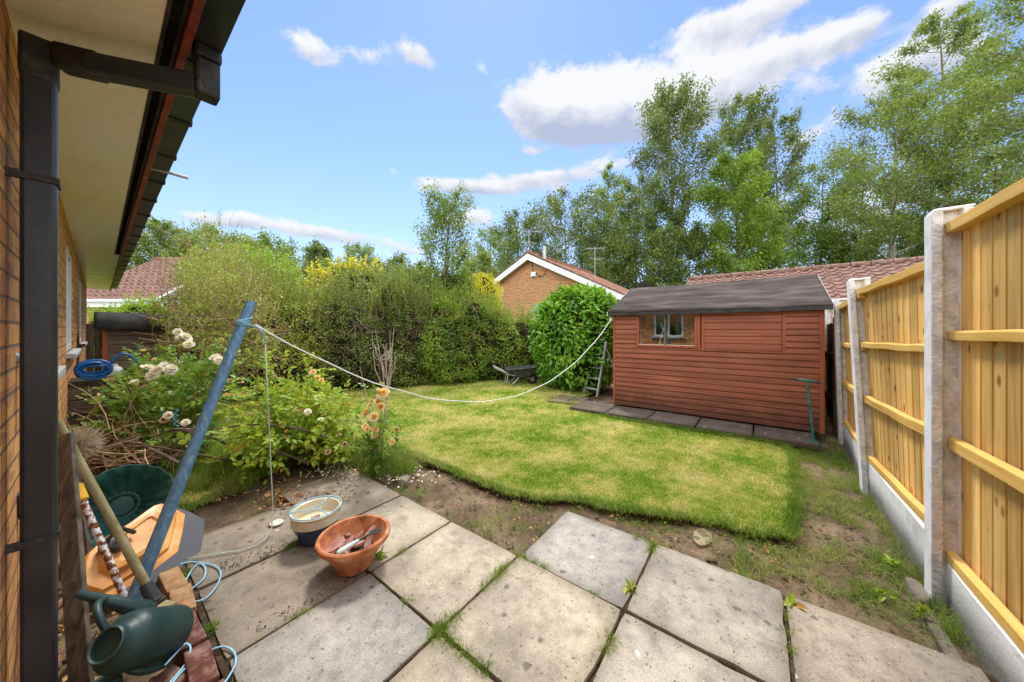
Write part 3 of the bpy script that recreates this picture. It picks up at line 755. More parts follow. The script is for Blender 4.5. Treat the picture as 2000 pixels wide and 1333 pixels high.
shiplap(b, SY0+.045, SY1-.03, SZ0, hz0-.012)
shiplap(b, SY0+.045, hy0-.034, hz0-.012, SZE)
shiplap(b, hy1+.028, wy0-.032, hz0-.012, wz0-.03); shiplap(b, wy0-.03, wy1+.03, hz0-.012, wz0-.032)
shiplap(b, wy1+.032, SY1-.03, hz0-.012, SZE)
b.build('front_wall', M['shed_red'], shed)
for y in (SY0, SY1):
    b = MB(); b.prism([(SXF+.001, y, SZ0), (SXB, y, SZ0), (SXB, y, SZE), (SXR, y, SZR-.03), (SXF+.001, y, SZE)], (0, .02 if y == SY0 else -.02, 0)); b.build('side_wall', M['shed_red'], shed)
b = MB(); b.box2((SXB-.02, SY0+.021, SZ0), (SXB, SY1-.021, SZE)); b.build('back_wall', M['shed_red'], shed)
b = MB(); b.box2((SXF+.02, SY0+.021, SZ0+.001), (SXB-.021, SY1-.021, SZ0+.03)); b.build('floor', M['old_wood_x'], shed)
b = MB()
b.box2((SXF-.022, SY0, SZ0-.012), (SXF-.0005, SY0+.044, SZE)); b.build('corner_post', M['shed_red_v'], shed, bevel=.002)
b = MB(); b.box2((SXF-.022, SY1-.029, SZ0-.005), (SXF-.0005, SY1, SZE)); b.build('corner_post', M['shed_red_v'], shed, bevel=.002)
for lo, hi in (((SXF-.021, wy0-.070, hz0-.012), (SXF+.02, wy0-.033, SZE)), ((SXF-.022, hy1+.001, hz0-.02), (SXF+.02, hy1+.027, SZE)), ((SXF-.0225, hy0-.037, hz0-.03), (SXF+.02, hy0-.004, SZE))):
    b = MB(); b.box2(lo, hi); b.build('upright_trim', M['shed_red_v'], shed, bevel=.002)
b = MB(); b.box2((SXF-.013, wy0-.0328, wz0-.002), (SXF-.006, hy1+.0005, SZE-.001)) if False else None
b = MB(); b.box2((SXF-.010, wy0-.0615, wz0-.03), (SXF-.002, hy1+.027, SZE)); b.build('infill_board', M['shed_red_v'], shed) if False else None
# window
b = MB(); fw = .022
b.box2((SXF-.019, wy0-.028, wz0-.028), (SXF+.015, wy0, wz1+.03)); b.box2((SXF-.019, wy1, wz0-.028), (SXF+.015, wy1+.028, wz1+.03))
b.box2((SXF-.024, wy0+.0005, wz0-.028), (SXF+.0145, wy1-.0005, wz0)); b.box2((SXF-.018, wy0+.0005, wz1), (SXF+.0145, wy1-.0005, wz1+.06))
wn = b.build('window', M['shed_red_v'], shed, bevel=.002)
ym = yof(1299)
b = MB(); b.box2((SXF-.012, ym-.012, wz0+.0005), (SXF+.0125, ym+.012, wz1-.0005)); b.build('mullion', M['old_wood'], wn)
for a_, c_2 in ((wy0+.001, ym-.0125), (ym+.0125, wy1-.001)):
    b = MB(); b.box((0, 0, 0), (.0025, c_2-a_, wz1-wz0-.001)); o = b.build('pane', M['shed_glass'], wn); o.location = (SXF+.004, (a_+c_2)/2, (wz0+wz1)/2); o.rotation_euler = (0, 0, -.055)
b = MB(); b.box2((SXF-.015, wy0+.001, wz0+.0005), (SXF-.0125, ym-.0125, wz0+.006)); b.box2((SXF-.015, ym+.0125, wz0+.0005), (SXF-.0125, wy1-.001, wz0+.006)); b.build('bead', M['white'], wn)
# boarded shutter
b = MB(); z = hz0
hs = [.090, .090, .090, .092, .092, .092]
for k, h in enumerate(hs):
    off = .005 if k >= 3 else 0
    b.prism([(SXF+.006, hy0+.0, z), (SXF-.004-off, hy0, z), (SXF-.009-off, hy0, z+.006), (SXF-.006-off, hy0, z+h-.004), (SXF+.006, hy0, z+h-.001)], (0, hy1-hy0, 0)); z += h
b.build('shutter', M['shed_red'], shed)
b = MB(); b.box2((SXF-.022, hy0-.003, hz0-.016), (SXF-.001, hy1, hz0-.002)); b.build('shutter_sill', M['shed_red'], shed)
# roof felt
ov = .085
def rz(x): return SZR-(abs(x-SXR))*(SZR-SZE-.0)/(SXR-SXF)
b = MB(); ny_ = 34
P = []
for xx in np.linspace(SXF-ov, SXR, 9):
    P.append([(xx, yy_, rz(xx)+.022+.005*fnoise(xx, yy_, 3, 2)-.006*math.sin((yy_-SY0)/(SY1-SY0)*PI)) for yy_ in np.linspace(SY0-.06, SY1+.06, ny_)])
rf = grid_mesh('roof', np.array(P), M['felt'], shed, smooth=60)
so_ = rf.modifiers.new('thick', 'SOLIDIFY'); so_.thickness = .018; so_.offset = -1
P = [[(xx, yy_, rz(xx)+.02) for yy_ in (SY0-.06, SY1+.06)] for xx in np.linspace(SXR+.001, SXB+ov, 3)]
r2 = grid_mesh('roof', np.array(P), M['felt'], shed); r2.modifiers.new('thick', 'SOLIDIFY').thickness = .018
P = [[(xx, yy_, rz(xx)+.036-.002*k) for yy_ in (SY0-.064, SY0+.14)] for k, xx in enumerate(np.linspace(SXF-ov-.003, SXR+.02, 2))]
r3 = grid_mesh('felt_strip', np.array(P), M['felt_new'], shed); r3.modifiers.new('thick', 'SOLIDIFY').thickness = .004
for yl in (.22, 1.02):
    P = [[(xx, yy_, rz(xx)+.0285+.005*fnoise(xx, yy_, 3, 2)-.006*math.sin((yy_-SY0)/(SY1-SY0)*PI)) for yy_ in (yl, yl+.012)] for xx in np.linspace(SXF-ov, SXR, 9)]
    grid_mesh('felt_lap', np.array(P), M['felt_black'], shed)
b = MB()
ylist = np.linspace(SY0-.06, SY1+.06, 20)
for i in range(19):
    z0 = rz(SXF-ov); dz = -.006*math.sin((ylist[i]-SY0)/(SY1-SY0)*PI); dz2 = -.006*math.sin((ylist[i+1]-SY0)/(SY1-SY0)*PI)
    b.add([(SXF-ov-.006, ylist[i], z0-.022+dz+.004*fnoise(ylist[i], 0, 4)), (SXF-ov-.006, ylist[i+1], z0-.022+dz2+.004*fnoise(ylist[i+1], 0, 4)), (SXF-ov-.006, ylist[i+1], z0+.024+dz2), (SXF-ov-.006, ylist[i], z0+.024+dz)], [(0, 1, 2, 3)])
ed = b.build('felt_edge', M['felt_black'], shed, fix=False); ed.modifiers.new('thick', 'SOLIDIFY').thickness = .006
for y in (SY0-.068, SY1+.062):
    b = MB(); b.prism([(SXF-ov-.006, y, rz(SXF-ov)-.03), (SXF-ov-.006, y, rz(SXF-ov)+.028), (SXR, y, SZR+.034), (SXR, y, SZR-.03)], (0, .012, 0)); b.build('bargeboard', M['worn_white'], shed)
for k in range(7):
    b = MB(); b.box((SXF+.4, SY0+.12+k*.37, .058), (.8, .06, .03)); b.build('bearer', M['old_dark'], shed)
# ------------------------------------------------------------------ garden tool seen behind the shed glass
rk = thing('garden_rake', 'pale wooden rake leaning inside the shed window', 'rake', (SXF+.35, .72, .12))
b = MB(); b.tube([(0, .28, 0), (.02, -.05, 1.18)], .014, 8); b.build('handle', M['old_wood'], rk)
b = MB(); b.box((.02, -.05, 1.18), (.03, .36, .03)); 
for k in range(11): b.bar((.02, -.21+k*.032, 1.18), (-.01, -.235+k*.037, 1.08), .008, .008)
b.build('head', M['white'], rk)
# ------------------------------------------------------------------ fence on the right
FY = -.685
fence = thing('garden_fence', 'new golden timber panel fence with concrete posts along the right side', 'fence', (0, 0, 0))
posts = [(2.385, -.645, 2.385, -.645, 1.80, 0), (3.655, -.655, 3.82, -.60, 1.66, 1), (5.17, -.74, 5.08, -.69, 1.585, 2), (6.75, -.80, 6.75, -.80, 1.55, 3), (.55, -.645, .55, -.645, 1.83, 4)]
def post(x0, y0, x1, y1, H, i):
    pw = .092 if i else .085
    def sec(x, y, z):  # outline, H-section slot at both X ends
        return [(x, y, z), (x+pw, y, z), (x+pw, y-.036, z), (x+pw-.028, y-.040, z), (x+pw-.028, y-.088, z), (x+pw, y-.092, z), (x+pw, y-.125, z), (x, y-.125, z), (x, y-.092, z), (x+.028, y-.088, z), (x+.028, y-.040, z), (x, y-.036, z)]
    b = MB(); V = []; nz = 30
    for k in range(nz+1):
        t_ = k/nz; z = -.1+(H+.1)*t_
        V += [(p[0]+.0018*fnoise(z, p[0], 30, i), p[1]+.0018*fnoise(z, p[1]*3, 30, i+5), z) for p in sec(x0+(x1-x0)*t_, y0+(y1-y0)*t_, z)]
    F = []
    for k in range(nz):
        for q in range(12): r = (q+1) % 12; F.append((k*12+q, k*12+r, (k+1)*12+r, (k+1)*12+q))
    F.append(tuple(nz*12+q for q in range(12)))
    b.add(V, F)
    # rounded head
    b.prism([(x1+.001, y1-.001, H-.001), (x1+pw-.001, y1-.001, H-.001), (x1+pw-.008, y1-.012, H+.014), (x1+.008, y1-.012, H+.016)], (0, -.12, 0))
    me = b.mesh('post')
    bm = bmesh.new(); bm.from_mesh(me); bmesh.ops.recalc_face_normals(bm, faces=bm.faces)
    bm.to_mesh(me); bm.free()
    me.materials.append(M['concrete_post']); me.materials.append(M['post_face'])
    for p in me.polygons:
        if p.normal.y > .8: p.material_index = 1  # garden-side faces take the lighter colour that carries the sun
    o = bpy.data.objects.new('post', me); COL.objects.link(o); o.parent = fence
    bv = o.modifiers.new('b', 'BEVEL'); bv.width = .006; bv.segments = 2; bv.limit_method = 'ANGLE'
    return o
for p in posts: post(*p)
def panel(xa, xb, ya, yb, yta, ytb, za, zb, H, seed, xtb=0.0):
    """xa near end .. xb far end; y at bottom/top of each end"""
    rnd = random.Random(seed)
    root = bpy.data.objects.new('panel', None); COL.objects.link(root); root.parent = fence
    def T(u, z, d=0.0):   # u 0..1 along, z height above bottom, d proud towards the garden
        zz = za+(zb-za)*u+z; s = zz/1.7
        y = (ya+(yb-ya)*u)*(1-s)+(yta+(ytb-yta)*u)*s
        return (xa+(xb-xa)*u+xtb*u*s, y+d, zz)
    W = xb-xa; b = MB(); u = 0.0; k = 0
    while u < 1:
        w = rnd.uniform(.075, .092)/W; u1 = min(1, u+w)
        t0, t1 = (-.0275, -.0318)
        b.add([T(u, .02, t0), T(u1+.008/W, .02, t1), T(u1+.008/W, .02, t1-.006), T(u, .02, t0-.014), T(u, H-.02, t0), T(u1+.008/W, H-.02, t1), T(u1+.008/W, H-.02, t1-.006), T(u, H-.02, t0-.014)],
              [(0, 1, 2, 3), (4, 5, 6, 7), (0, 1, 5, 4), (1, 2, 6, 5), (2, 3, 7, 6), (3, 0, 4, 7)])
        u = u1; k += 1
    b.build('board', M['timber'], root)
    def rail(z0, z1, dp, name, top=False, d0=-.02):
        b = MB(); n = 12; V = []
        for i in range(n+1):
            u_ = i/n; wz = .003*math.sin(i*1.3+seed)
            for (z, d) in ((z0+wz, d0), (z0+wz, dp), (z1-(.004 if top else .009)+wz, dp), (z1+wz, d0)): V.append(T(u_, z, d))
        F = [(0, 1, 2, 3), tuple(4*n+q for q in (3, 2, 1, 0))]
        for i in range(n):
            for q in range(4): r = (q+1) % 4; F.append((i*4+q, i*4+r, i*4+4+r, i*4+4+q))
        b.add(V, F); return b.build(name, M['timber_x'], root, bevel=.003)
    rail(H-.052, H, .012, 'capping', True, -.055)
    rail(H*.665-.02, H*.665+.026, .006, 'rail'); rail(H*.345-.02, H*.345+.04, .006, 'rail'); rail(-.002, .052, .010, 'rail')
def gboard(xa, xb, ya, yb, za, zb, seed):
    b = MB(); n = 14; V = []
    for i in range(n+1):
        u = i/n; x = xa+(xb-xa)*u; y = ya+(yb-ya)*u; z = za+(zb-za)*u
        V += [(x, y, -.1), (x, y+.004*fnoise(x, 1, 4, seed), z-.006), (x, y-.006, z), (x, y-.04, z), (x, y-.04, -.1)]
    F = [(0, 1, 2, 3, 4), tuple(5*n+q for q in range(5))]
    for i in range(n):
        for q in range(5): r = (q+1) % 5; F.append((i*5+q, i*5+r, i*5+5+r, i*5+5+q))
    b.add(V, F); b.build('gravel_board', M['gravelboard'], fence)
panel(.65, 2.412, -.704, -.704, -.704, -.704, .185, .185, 1.565, 3)
gboard(.643, 2.384, -.690, -.690, .183, .183, 1)
panel(2.443, 3.682, -.700, -.70, -.700, -.645, .25, .225, 1.36, 5, .165)
gboard(2.471, 3.68, -.674, -.686, .245, .22, 2)
panel(3.72, 5.19, -.70, -.785, -.645, -.735, .225, .2, 1.33, 8)
gboard(3.75, 5.18, -.688, -.772, .22, .20, 3)
# ------------------------------------------------------------------ old dark fence beyond
of = thing('old_fence', 'dark weathered timber fence in the gap behind the red shed', 'fence', (0, 0, 0))
b = MB(); x = 5.3
while x < 9.5: b.box((x+.06, -.85+random.uniform(-.006, .006), .62), (.112, .02, 1.45+random.uniform(-.03, .03))); x += .118
b.build('board', M['old_dark'], of)
b = MB(); b.box((5.62, -.79, .68), (.08, .08, 1.45)); b.build('post', M['old_wood'], of)
b = MB(); b.box((7.4, -.82, .9), (4.2, .035, .06)); b.box((7.4, -.82, .3), (4.2, .035, .06)); b.build('rail', M['old_dark'], of)
# ================================================================== neighbouring buildings
def gable_house():
    D, yc, hw, ze, zr, L = 11.0, 7.55, 3.95, 2.42, 4.42, 6.4
    h = thing('bungalow', 'orange brick bungalow with white gable bargeboards beyond the hedge', 'house', (0, 0, 0))
    b = MB(); b.prism([(D+.25, yc-hw+.3, 0), (D+.25, yc+hw-.3, 0), (D+.25, yc+hw-.3, ze), (D+.25, yc, zr-.12), (D+.25, yc-hw+.3, ze)], (L-.5, 0, 0)); b.build('wall', M['brick_far'], h)
    for sgn in (-1, 1):
        O = (D, yc+sgn*hw, ze-.02); V = (0, -sgn*hw, zr-ze+.02)
        tile_roof('roof', O, (1, 0, 0), V, L, math.hypot(hw, zr-ze+.02), M['tile_red'], h, tw=.24, cs=.30, amp=.018)
        b = MB(); b.prism([(D-.03, yc+sgn*(hw+.05), ze-.24), (D-.03, yc+sgn*(hw+.05), ze-.02), (D-.03, yc, zr-.02), (D-.03, yc, zr-.27)], (.05, 0, 0)); b.build('bargeboard', M['white'], h)
        b = MB(); b.prism([(D+.021, yc+sgn*(hw), ze-.17), (D+.021, yc+sgn*(hw), ze-.15), (D+.021, yc, zr-.15), (D+.021, yc, zr-.17)], (.24, 0, 0)); b.build('soffit', M['white'], h)
        b = MB(); b.tube([(D-.02, yc+sgn*(hw+.02), ze+.03), (D-.02, yc, zr+.045)], .035, 6); b.build('verge', M['tile'], h)
    b = MB(); b.tube([(D-.02, yc, zr+.04), (D+L, yc, zr+.04)], .10, 8); b.build('ridge_tile', M['tile_red'], h)
    b = MB(); b.tube([(D+.9, yc-.25, zr-.15), (D+.9, yc-.25, zr+.42)], .085, 12); b.build('flue', M['steel'], h, smooth=40)
    b = MB(); b.box((D+.21, yc-.15, zr-.86), (.10, .26, .20), taper=.8); b.tube([(D+.2, yc-.15, zr-.97), (D+.2, yc-.15, zr-.90)], .12, 8); b.build('alarm_box', M['white'], h, bevel=.02)
    b = MB(); b.tube([(D+.24, yc-.05, zr-.3), (D+.20, yc-.1, zr-.7), (D+.235, yc-.45, zr-.95)], .012, 5); b.tube([(D+.235, yc-.35, zr-1.0), (D+.15, yc-.7, zr-.95), (D+.1, yc-.8, zr-.8)], .015, 5); b.build('bracket', M['sooty'], h)
    def aerial(x, y, z, H, s):
        b = MB(); b.tube([(x, y, z), (x, y, z+H)], .013, 6); b.bar((x-.45*s, y+.2*s, z+H-.15), (x+.45*s, y-.25*s, z+H-.02), .011, .011)
        for k in range(9):
            t = k/8; cx, cy, cz = x-.45*s+.9*s*t, y+.2*s-.45*s*t, z+H-.15+.13*t
            b.bar((cx-.09*s, cy-.17*s, cz), (cx+.09*s, cy+.17*s, cz), .006, .006)
        b.bar((x-.3*s, y+.12*s, z+H-.55), (x+.3*s, y-.15*s, z+H-.55), .010, .010)
        for k in range(5):
            t = k/4; cx, cy = x-.3*s+.6*s*t, y+.12*s-.27*s*t
            b.bar((cx-.09*s, cy-.17*s, z+H-.55), (cx+.09*s, cy+.17*s, z+H-.55), .006, .006)
        return b.build('aerial', M['steel'], h)
    aerial(D+.1, yc, zr, 1.0, 1.0)
    p = PD(1162, 530, 14.5); aerial(p.x, p.y, p.z-.5, 1.6, 1.0)
    # satellite dish
    p = PX(1257, 564, 12.4); b = MB()
    Mx = Matrix.Translation(p) @ Matrix.Rotation(math.radians(60), 4, 'Y') @ Matrix.Rotation(math.radians(20), 4, 'X')
    b.lathe([(.001, .0), (.1, .008), (.2, .03), (.27, .06)], Mx, 24); b.tube([p, p+Vector((.15, 0, -.45))], .02, 6)
    b.build('satellite_dish', M['black_plastic'], h, smooth=60, fix=False)
    b = MB(); b.prism([(D+.235, yc-.02, 1.9), (D+.235, yc-.02, 2.1), (D+.235, yc-.25, 2.35), (D+.235, yc-.6, 2.3), (D+.235, yc-.8, 1.9)], (.012, 0, 0)); b.build('arch_window', M['curtain'], h)
gable_house()
def right_house():
    h = thing('garage', 'low brick building with brown tiled roof behind the red shed', 'garage', (0, 0, 0))
    De, Dr, ze, zr = 11.8, 14.7, 2.0, 3.27; y1, y0 = 2.15, -7.0
    U = (0, -1, 0); V = (Dr-De, 0, zr-ze)
    tile_roof('roof', (De, y1, ze), U, V, y1-y0, math.hypot(Dr-De, zr-ze), M['tile'], h, tw=.30, cs=.34, amp=.035, step=.035)
    tile_roof('roof', (2*Dr-De, y1, ze), U, (De-Dr, 0, zr-ze), y1-y0, math.hypot(Dr-De, zr-ze), M['tile'], h, tw=.30, cs=.34, amp=.03)
    b = MB(); y = y1
    while y > y0:
        b.tube([(Dr, y, zr+.02), (Dr, y-.43, zr+.025)], [.12, .105], 10); y -= .45
    b.build('ridge_tile', M['tile'], h)
    b = MB(); b.box2((De+.3, y0, 0), (2*Dr-De-.3, y1-.15, ze-.05)); b.prism([(De+.3, y1-.15, ze-.049), (2*Dr-De-.3, y1-.15, ze-.049), (Dr, y1-.15, zr-.08)], (0, -.1, 0)); b.build('wall', M['brick_far'], h)
    b = MB(); b.tube([(De-.06, y0, ze-.02), (De-.06, y1, ze-.02)], .06, 10); b.build('gutter', M['white'], h, smooth=60)
    b = MB(); b.box2((De+.0, y0, ze-.18), (De+.02, y1, ze-.03)); b.build('fascia', M['white'], h)
    b = MB(); b.prism([(De, y1+.01, ze-.05), (De, y1+.01, ze+.03), (Dr, y1+.01, zr+.04), (Dr, y1+.01, zr-.05)], (0, .04, 0)); b.build('verge', M['tile'], h)
right_house()
def left_house():
    h = thing('tiled_house', 'brown tiled roof and white guttering of a brick house beyond the small shed', 'house', (0, 0, 0))
    R = Vector((C_, -S_, 0)); F = Vector((S_, C_, 0))
    e = PD(120, 586, 13.0); e2 = PD(304, 586, 13.0); r2 = PD(289, 507, 16.4)
    U = (e2-e).normalized(); W = (e2-e).length
    V = Vector((F.x*3.4, F.y*3.4, r2.z-e.z))+R*-0.0
    tile_roof('roof', e, U, V, W, V.length, M['tile'], h, tw=.27, cs=.33, amp=.035, step=.035)
    top = e+V; top2 = e2+V
    b = MB(); b.tube([top, top2], .11, 8); b.build('ridge_tile', M['tile_red'], h)
    b = MB(); b.bar(e-Vector((0, 0, .03))-F*.08, e2-Vector((0, 0, .03))-F*.08, .13, .09); b.build('gutter', M['white'], h)
    b = MB(); b.bar(e-Vector((0, 0, .20)), e2-Vector((0, 0, .20))+R*.3, .03, .20); b.build('fascia', M['white'], h)
    b = MB()
    for k in range(10): 
        t = (k+.5)/10; p = e2+V*t+R*.05; b.bar(p-V*.042, p+V*.042, .16, .07)
    b.build('verge', M['render_white'], h)
    b = MB(); a = e+F*.35-Vector((0, 0, .06)); c = e2+F*.35-R*.1-Vector((0, 0, .06))
    b.prism([(a.x, a.y, 0), (c.x, c.y, 0), (c.x, c.y, c.z), (a.x, a.y, a.z)], F*5); b.build('wall', M['brick_far_x'], h)
    g = thing('rendered_house', 'plain white rendered gable wall glimpsed between the tiled roof and the hedge', 'house', (0, 0, 0))
    a = PD(300, 640, 16.2); c = PD(470, 640, 16.2); zt = PD(300, 525, 16.2).z; zt2 = PD(470, 585, 16.2).z
    b = MB(); b.prism([(a.x, a.y, 0), (c.x, c.y, 0), (c.x, c.y, zt2-.3), (a.x, a.y, zt)], F*4); b.build('wall', M['render_white'], g)
    b = MB(); b.prism([Vector((a.x, a.y, zt+.02))-F*.1, Vector((c.x, c.y, zt2-.28))-F*.1, Vector((c.x, c.y, zt2-.12))-F*.1, Vector((a.x, a.y, zt+.16))-F*.1], F*4.2); b.build('roof', M['tile'], g)
left_house()
# far-left board fence
lf = thing('board_fence', 'grey weathered close boarded fence between the house end and the small shed', 'fence', (0, 0, 0))
b = MB(); x = -.6
while x < 1.2: b.box((x, 11.3, .68), (.10, .02, 1.4)); x += .106
b.build('board', M['old_wood'], lf)
b = MB(); b.box((.25, 11.24, .7), (.1, .1, 1.5)); b.build('post', M['old_wood'], lf)
# ================================================================== foliage
LEAF = {
 'poplar': mat_leaf('poplar_leaf', [(0.080, 0.119, 0.031), (0.160, 0.211, 0.050), (0.290, 0.343, 0.088)], .35, tcol=(.26, .34, .05)),
 'ash': mat_leaf('ash_leaf', [(0.094, 0.152, 0.031), (0.196, 0.264, 0.050), (0.362, 0.422, 0.094)], .40, tcol=(.28, .38, .05)),
 'maple': mat_leaf('maple_leaf', [(.10, .19, .02), (.20, .32, .03), (.34, .46, .06)], .42, tcol=(.32, .45, .05)),
 'dark': mat_leaf('dark_leaf', [(0.072, 0.119, 0.027), (0.145, 0.205, 0.044), (0.261, 0.330, 0.075)], .38, tcol=(.24, .34, .05)),
 'birch': mat_leaf('birch_leaf', [(0.090, 0.174, 0.027), (0.191, 0.306, 0.049), (0.383, 0.491, 0.098)], .4, dead=(.06, (0.364, 0.208, 0.052))),
 'greygreen': mat_leaf('willow_leaf', [(0.158, 0.226, 0.098), (0.293, 0.389, 0.174), (0.415, 0.498, 0.244)], .35),
 'yellow': mat_leaf('golden_leaf', [(0.364, 0.364, 0.019), (0.605, 0.572, 0.033), (0.880, 0.814, 0.066)], .35, tcol=(0.880, 0.770, 0.055)),
 'olive': mat_leaf('rambling_leaf', [(0.123, 0.174, 0.027), (0.315, 0.389, 0.057), (0.566, 0.618, 0.114)], .42, dead=(.12, (0.338, 0.195, 0.078))),
 'privet': mat_leaf('privet_leaf', [(0.078, 0.153, 0.020), (0.202, 0.338, 0.031), (0.377, 0.515, 0.049)], .4, dead=(.07, (0.390, 0.312, 0.091))),
 'olive_dark': mat_leaf('hedge_leaf', [(.055, .10, .018), (.14, .22, .035), (.33, .43, .08)], .4, dead=(.09, (.34, .22, .09)), clump=2.2),
 'fresh': mat_leaf('fresh_leaf', [(0.155, 0.341, 0.019), (0.286, 0.494, 0.026), (0.440, 0.594, 0.055)], .5),
 'laurel': mat_leaf('laurel_leaf', [(0.046, 0.147, 0.012), (0.132, 0.341, 0.019), (0.264, 0.462, 0.033)], .3, .28, 2.2, tcol=(0.330, 0.605, 0.033), spec=.5),
 'rose': mat_leaf('rose_leaf', [(0.070, 0.171, 0.031), (0.186, 0.341, 0.046), (0.330, 0.462, 0.055)], .42, .38, 3.5, dead=(.05, (0.462, 0.330, 0.077))),
 'rose_lime': mat_leaf('young_rose_leaf', [(0.182, 0.338, 0.026), (0.374, 0.528, 0.044), (0.638, 0.704, 0.088)], .5, .4, 3.5, dead=(.07, (0.605, 0.308, 0.066))),
}
def make_tree(name, label, px, depth, ytop, wpx, kind='ash', n=9000, leaf=.14, base=.25, up=.5, seed=1, shape='oval', bark='bark', group='trees behind the houses', limbs=34, clump=.14, tr=1.0, cat='tree', ground_at=0.0):
    global RNG
    sv = RNG; RNG = np.random.default_rng(seed*101+5); rnd = random.Random(seed)
    p0 = PD(px, 645, depth); H = CH+(HOR-ytop)/FPX*depth; R = wpx/FPX*depth
    H *= .95; R *= .80
    root = thing(name, label, cat, (p0.x, p0.y, ground_at), 0, group)
    zb = H*base; b = MB()
    K = 9; ph = rnd.uniform(0, 6)
    def trunk(z): t = z/H; return np.array([.018*H*math.sin(ph+t*4)*t, .018*H*math.cos(ph*2+t*3.3)*t, z])
    r0 = max(.03, H*.0105*tr)
    b.tube([trunk(H*.98*k/K) for k in range(K+1)], [r0*(1-.93*k/K) for k in range(K+1)], 7)
    S, E, RR = [], [], []
    for i in range(limbs):
        s = (i+rnd.random()*.8)/limbs; z = zb+(H*.97-zb)*s
        if shape == 'oval': pr = max(.22, math.sin(PI*(.16+.80*s))**.7)
        elif shape == 'cone': pr = (1-s)**.75+.06
        elif shape == 'top': pr = .55+.5*math.sin(PI*min(1, s*1.02))
        else: pr = 1.0-.45*s
        rr = R*pr*rnd.uniform(.75, 1.12); a = i*2.39996+rnd.uniform(-.4, .4)
        st = Vector(trunk(z)); out = Vector((math.cos(a), math.sin(a), 0))
        ez = min(H*1.0-z, rr*up*rnd.uniform(.7, 1.3))
        pts = [st+out*rr*t+Vector((0, 0, ez*(t**1.35)))+Vector((rnd.uniform(-1, 1), rnd.uniform(-1, 1), rnd.uniform(-1, 1)))*rr*.05*t for t in (0, .3, .6, .85, 1)]
        rb = max(.012, r0*(1-.9*z/H)*.5)
        b.tube(pts, [rb, rb*.75, rb*.5, rb*.3, rb*.12], 4, cap=False)
        for q in range(7):
            t = .25+.75*(q+rnd.random())/7; k = min(3, int(t*4)); f = t*4-k
            sp = pts[k].lerp(pts[k+1], min(1, f)); d = (pts[-1]-pts[0]).normalized()+Vector((rnd.uniform(-1, 1), rnd.uniform(-1, 1), rnd.uniform(-.5, 1)+up*.4))*.95
            d.normalize(); L = (.32*rr+.25)*rnd.uniform(.6, 1.2)
            S.append(sp); E.append(sp+d*L); RR.append(rr)
        S.append(pts[-2]); E.append(pts[-1]+(pts[-1]-pts[-2])*.4); RR.append(rr)
    S = np.array([tuple(v) for v in S]); E = np.array([tuple(v) for v in E]); RR = np.array(RR)
    b.build('trunk', M[bark], root, smooth=60)
    T = twigs_np(S, E, .010+.0006*H, .004, segs=2); npmesh('twigs', T, 4, M[bark], root)
    n = int(n*1.95); leaf *= .97
    w = RR/RR.sum(); idx = RNG.choice(len(S), n, p=w)
    # uneven density
    dens = RNG.uniform(.2, 1.0, len(S)); keep = RNG.random(n) < dens[idx]; idx = idx[keep]; m = len(idx)
    t = RNG.uniform(.1, 1.15, m)[:, None]
    P = S[idx]*(1-t)+E[idx]*t+RNG.normal(size=(m, 3))*(clump*RR[idx]*.9+.05)[:, None]
    D = unit(rv(m)+np.array([0, 0, -.25+.4*up])); N = rv(m, .9)
    sz = leaf*RNG.uniform(.65, 1.25, m)
    leaf_obj('crown', leaves(P, D, N, sz, sz*.34), LEAF[kind], root)
    RNG = sv; return root
T_ = make_tree
G1 = 'trees of the wood behind the shed'
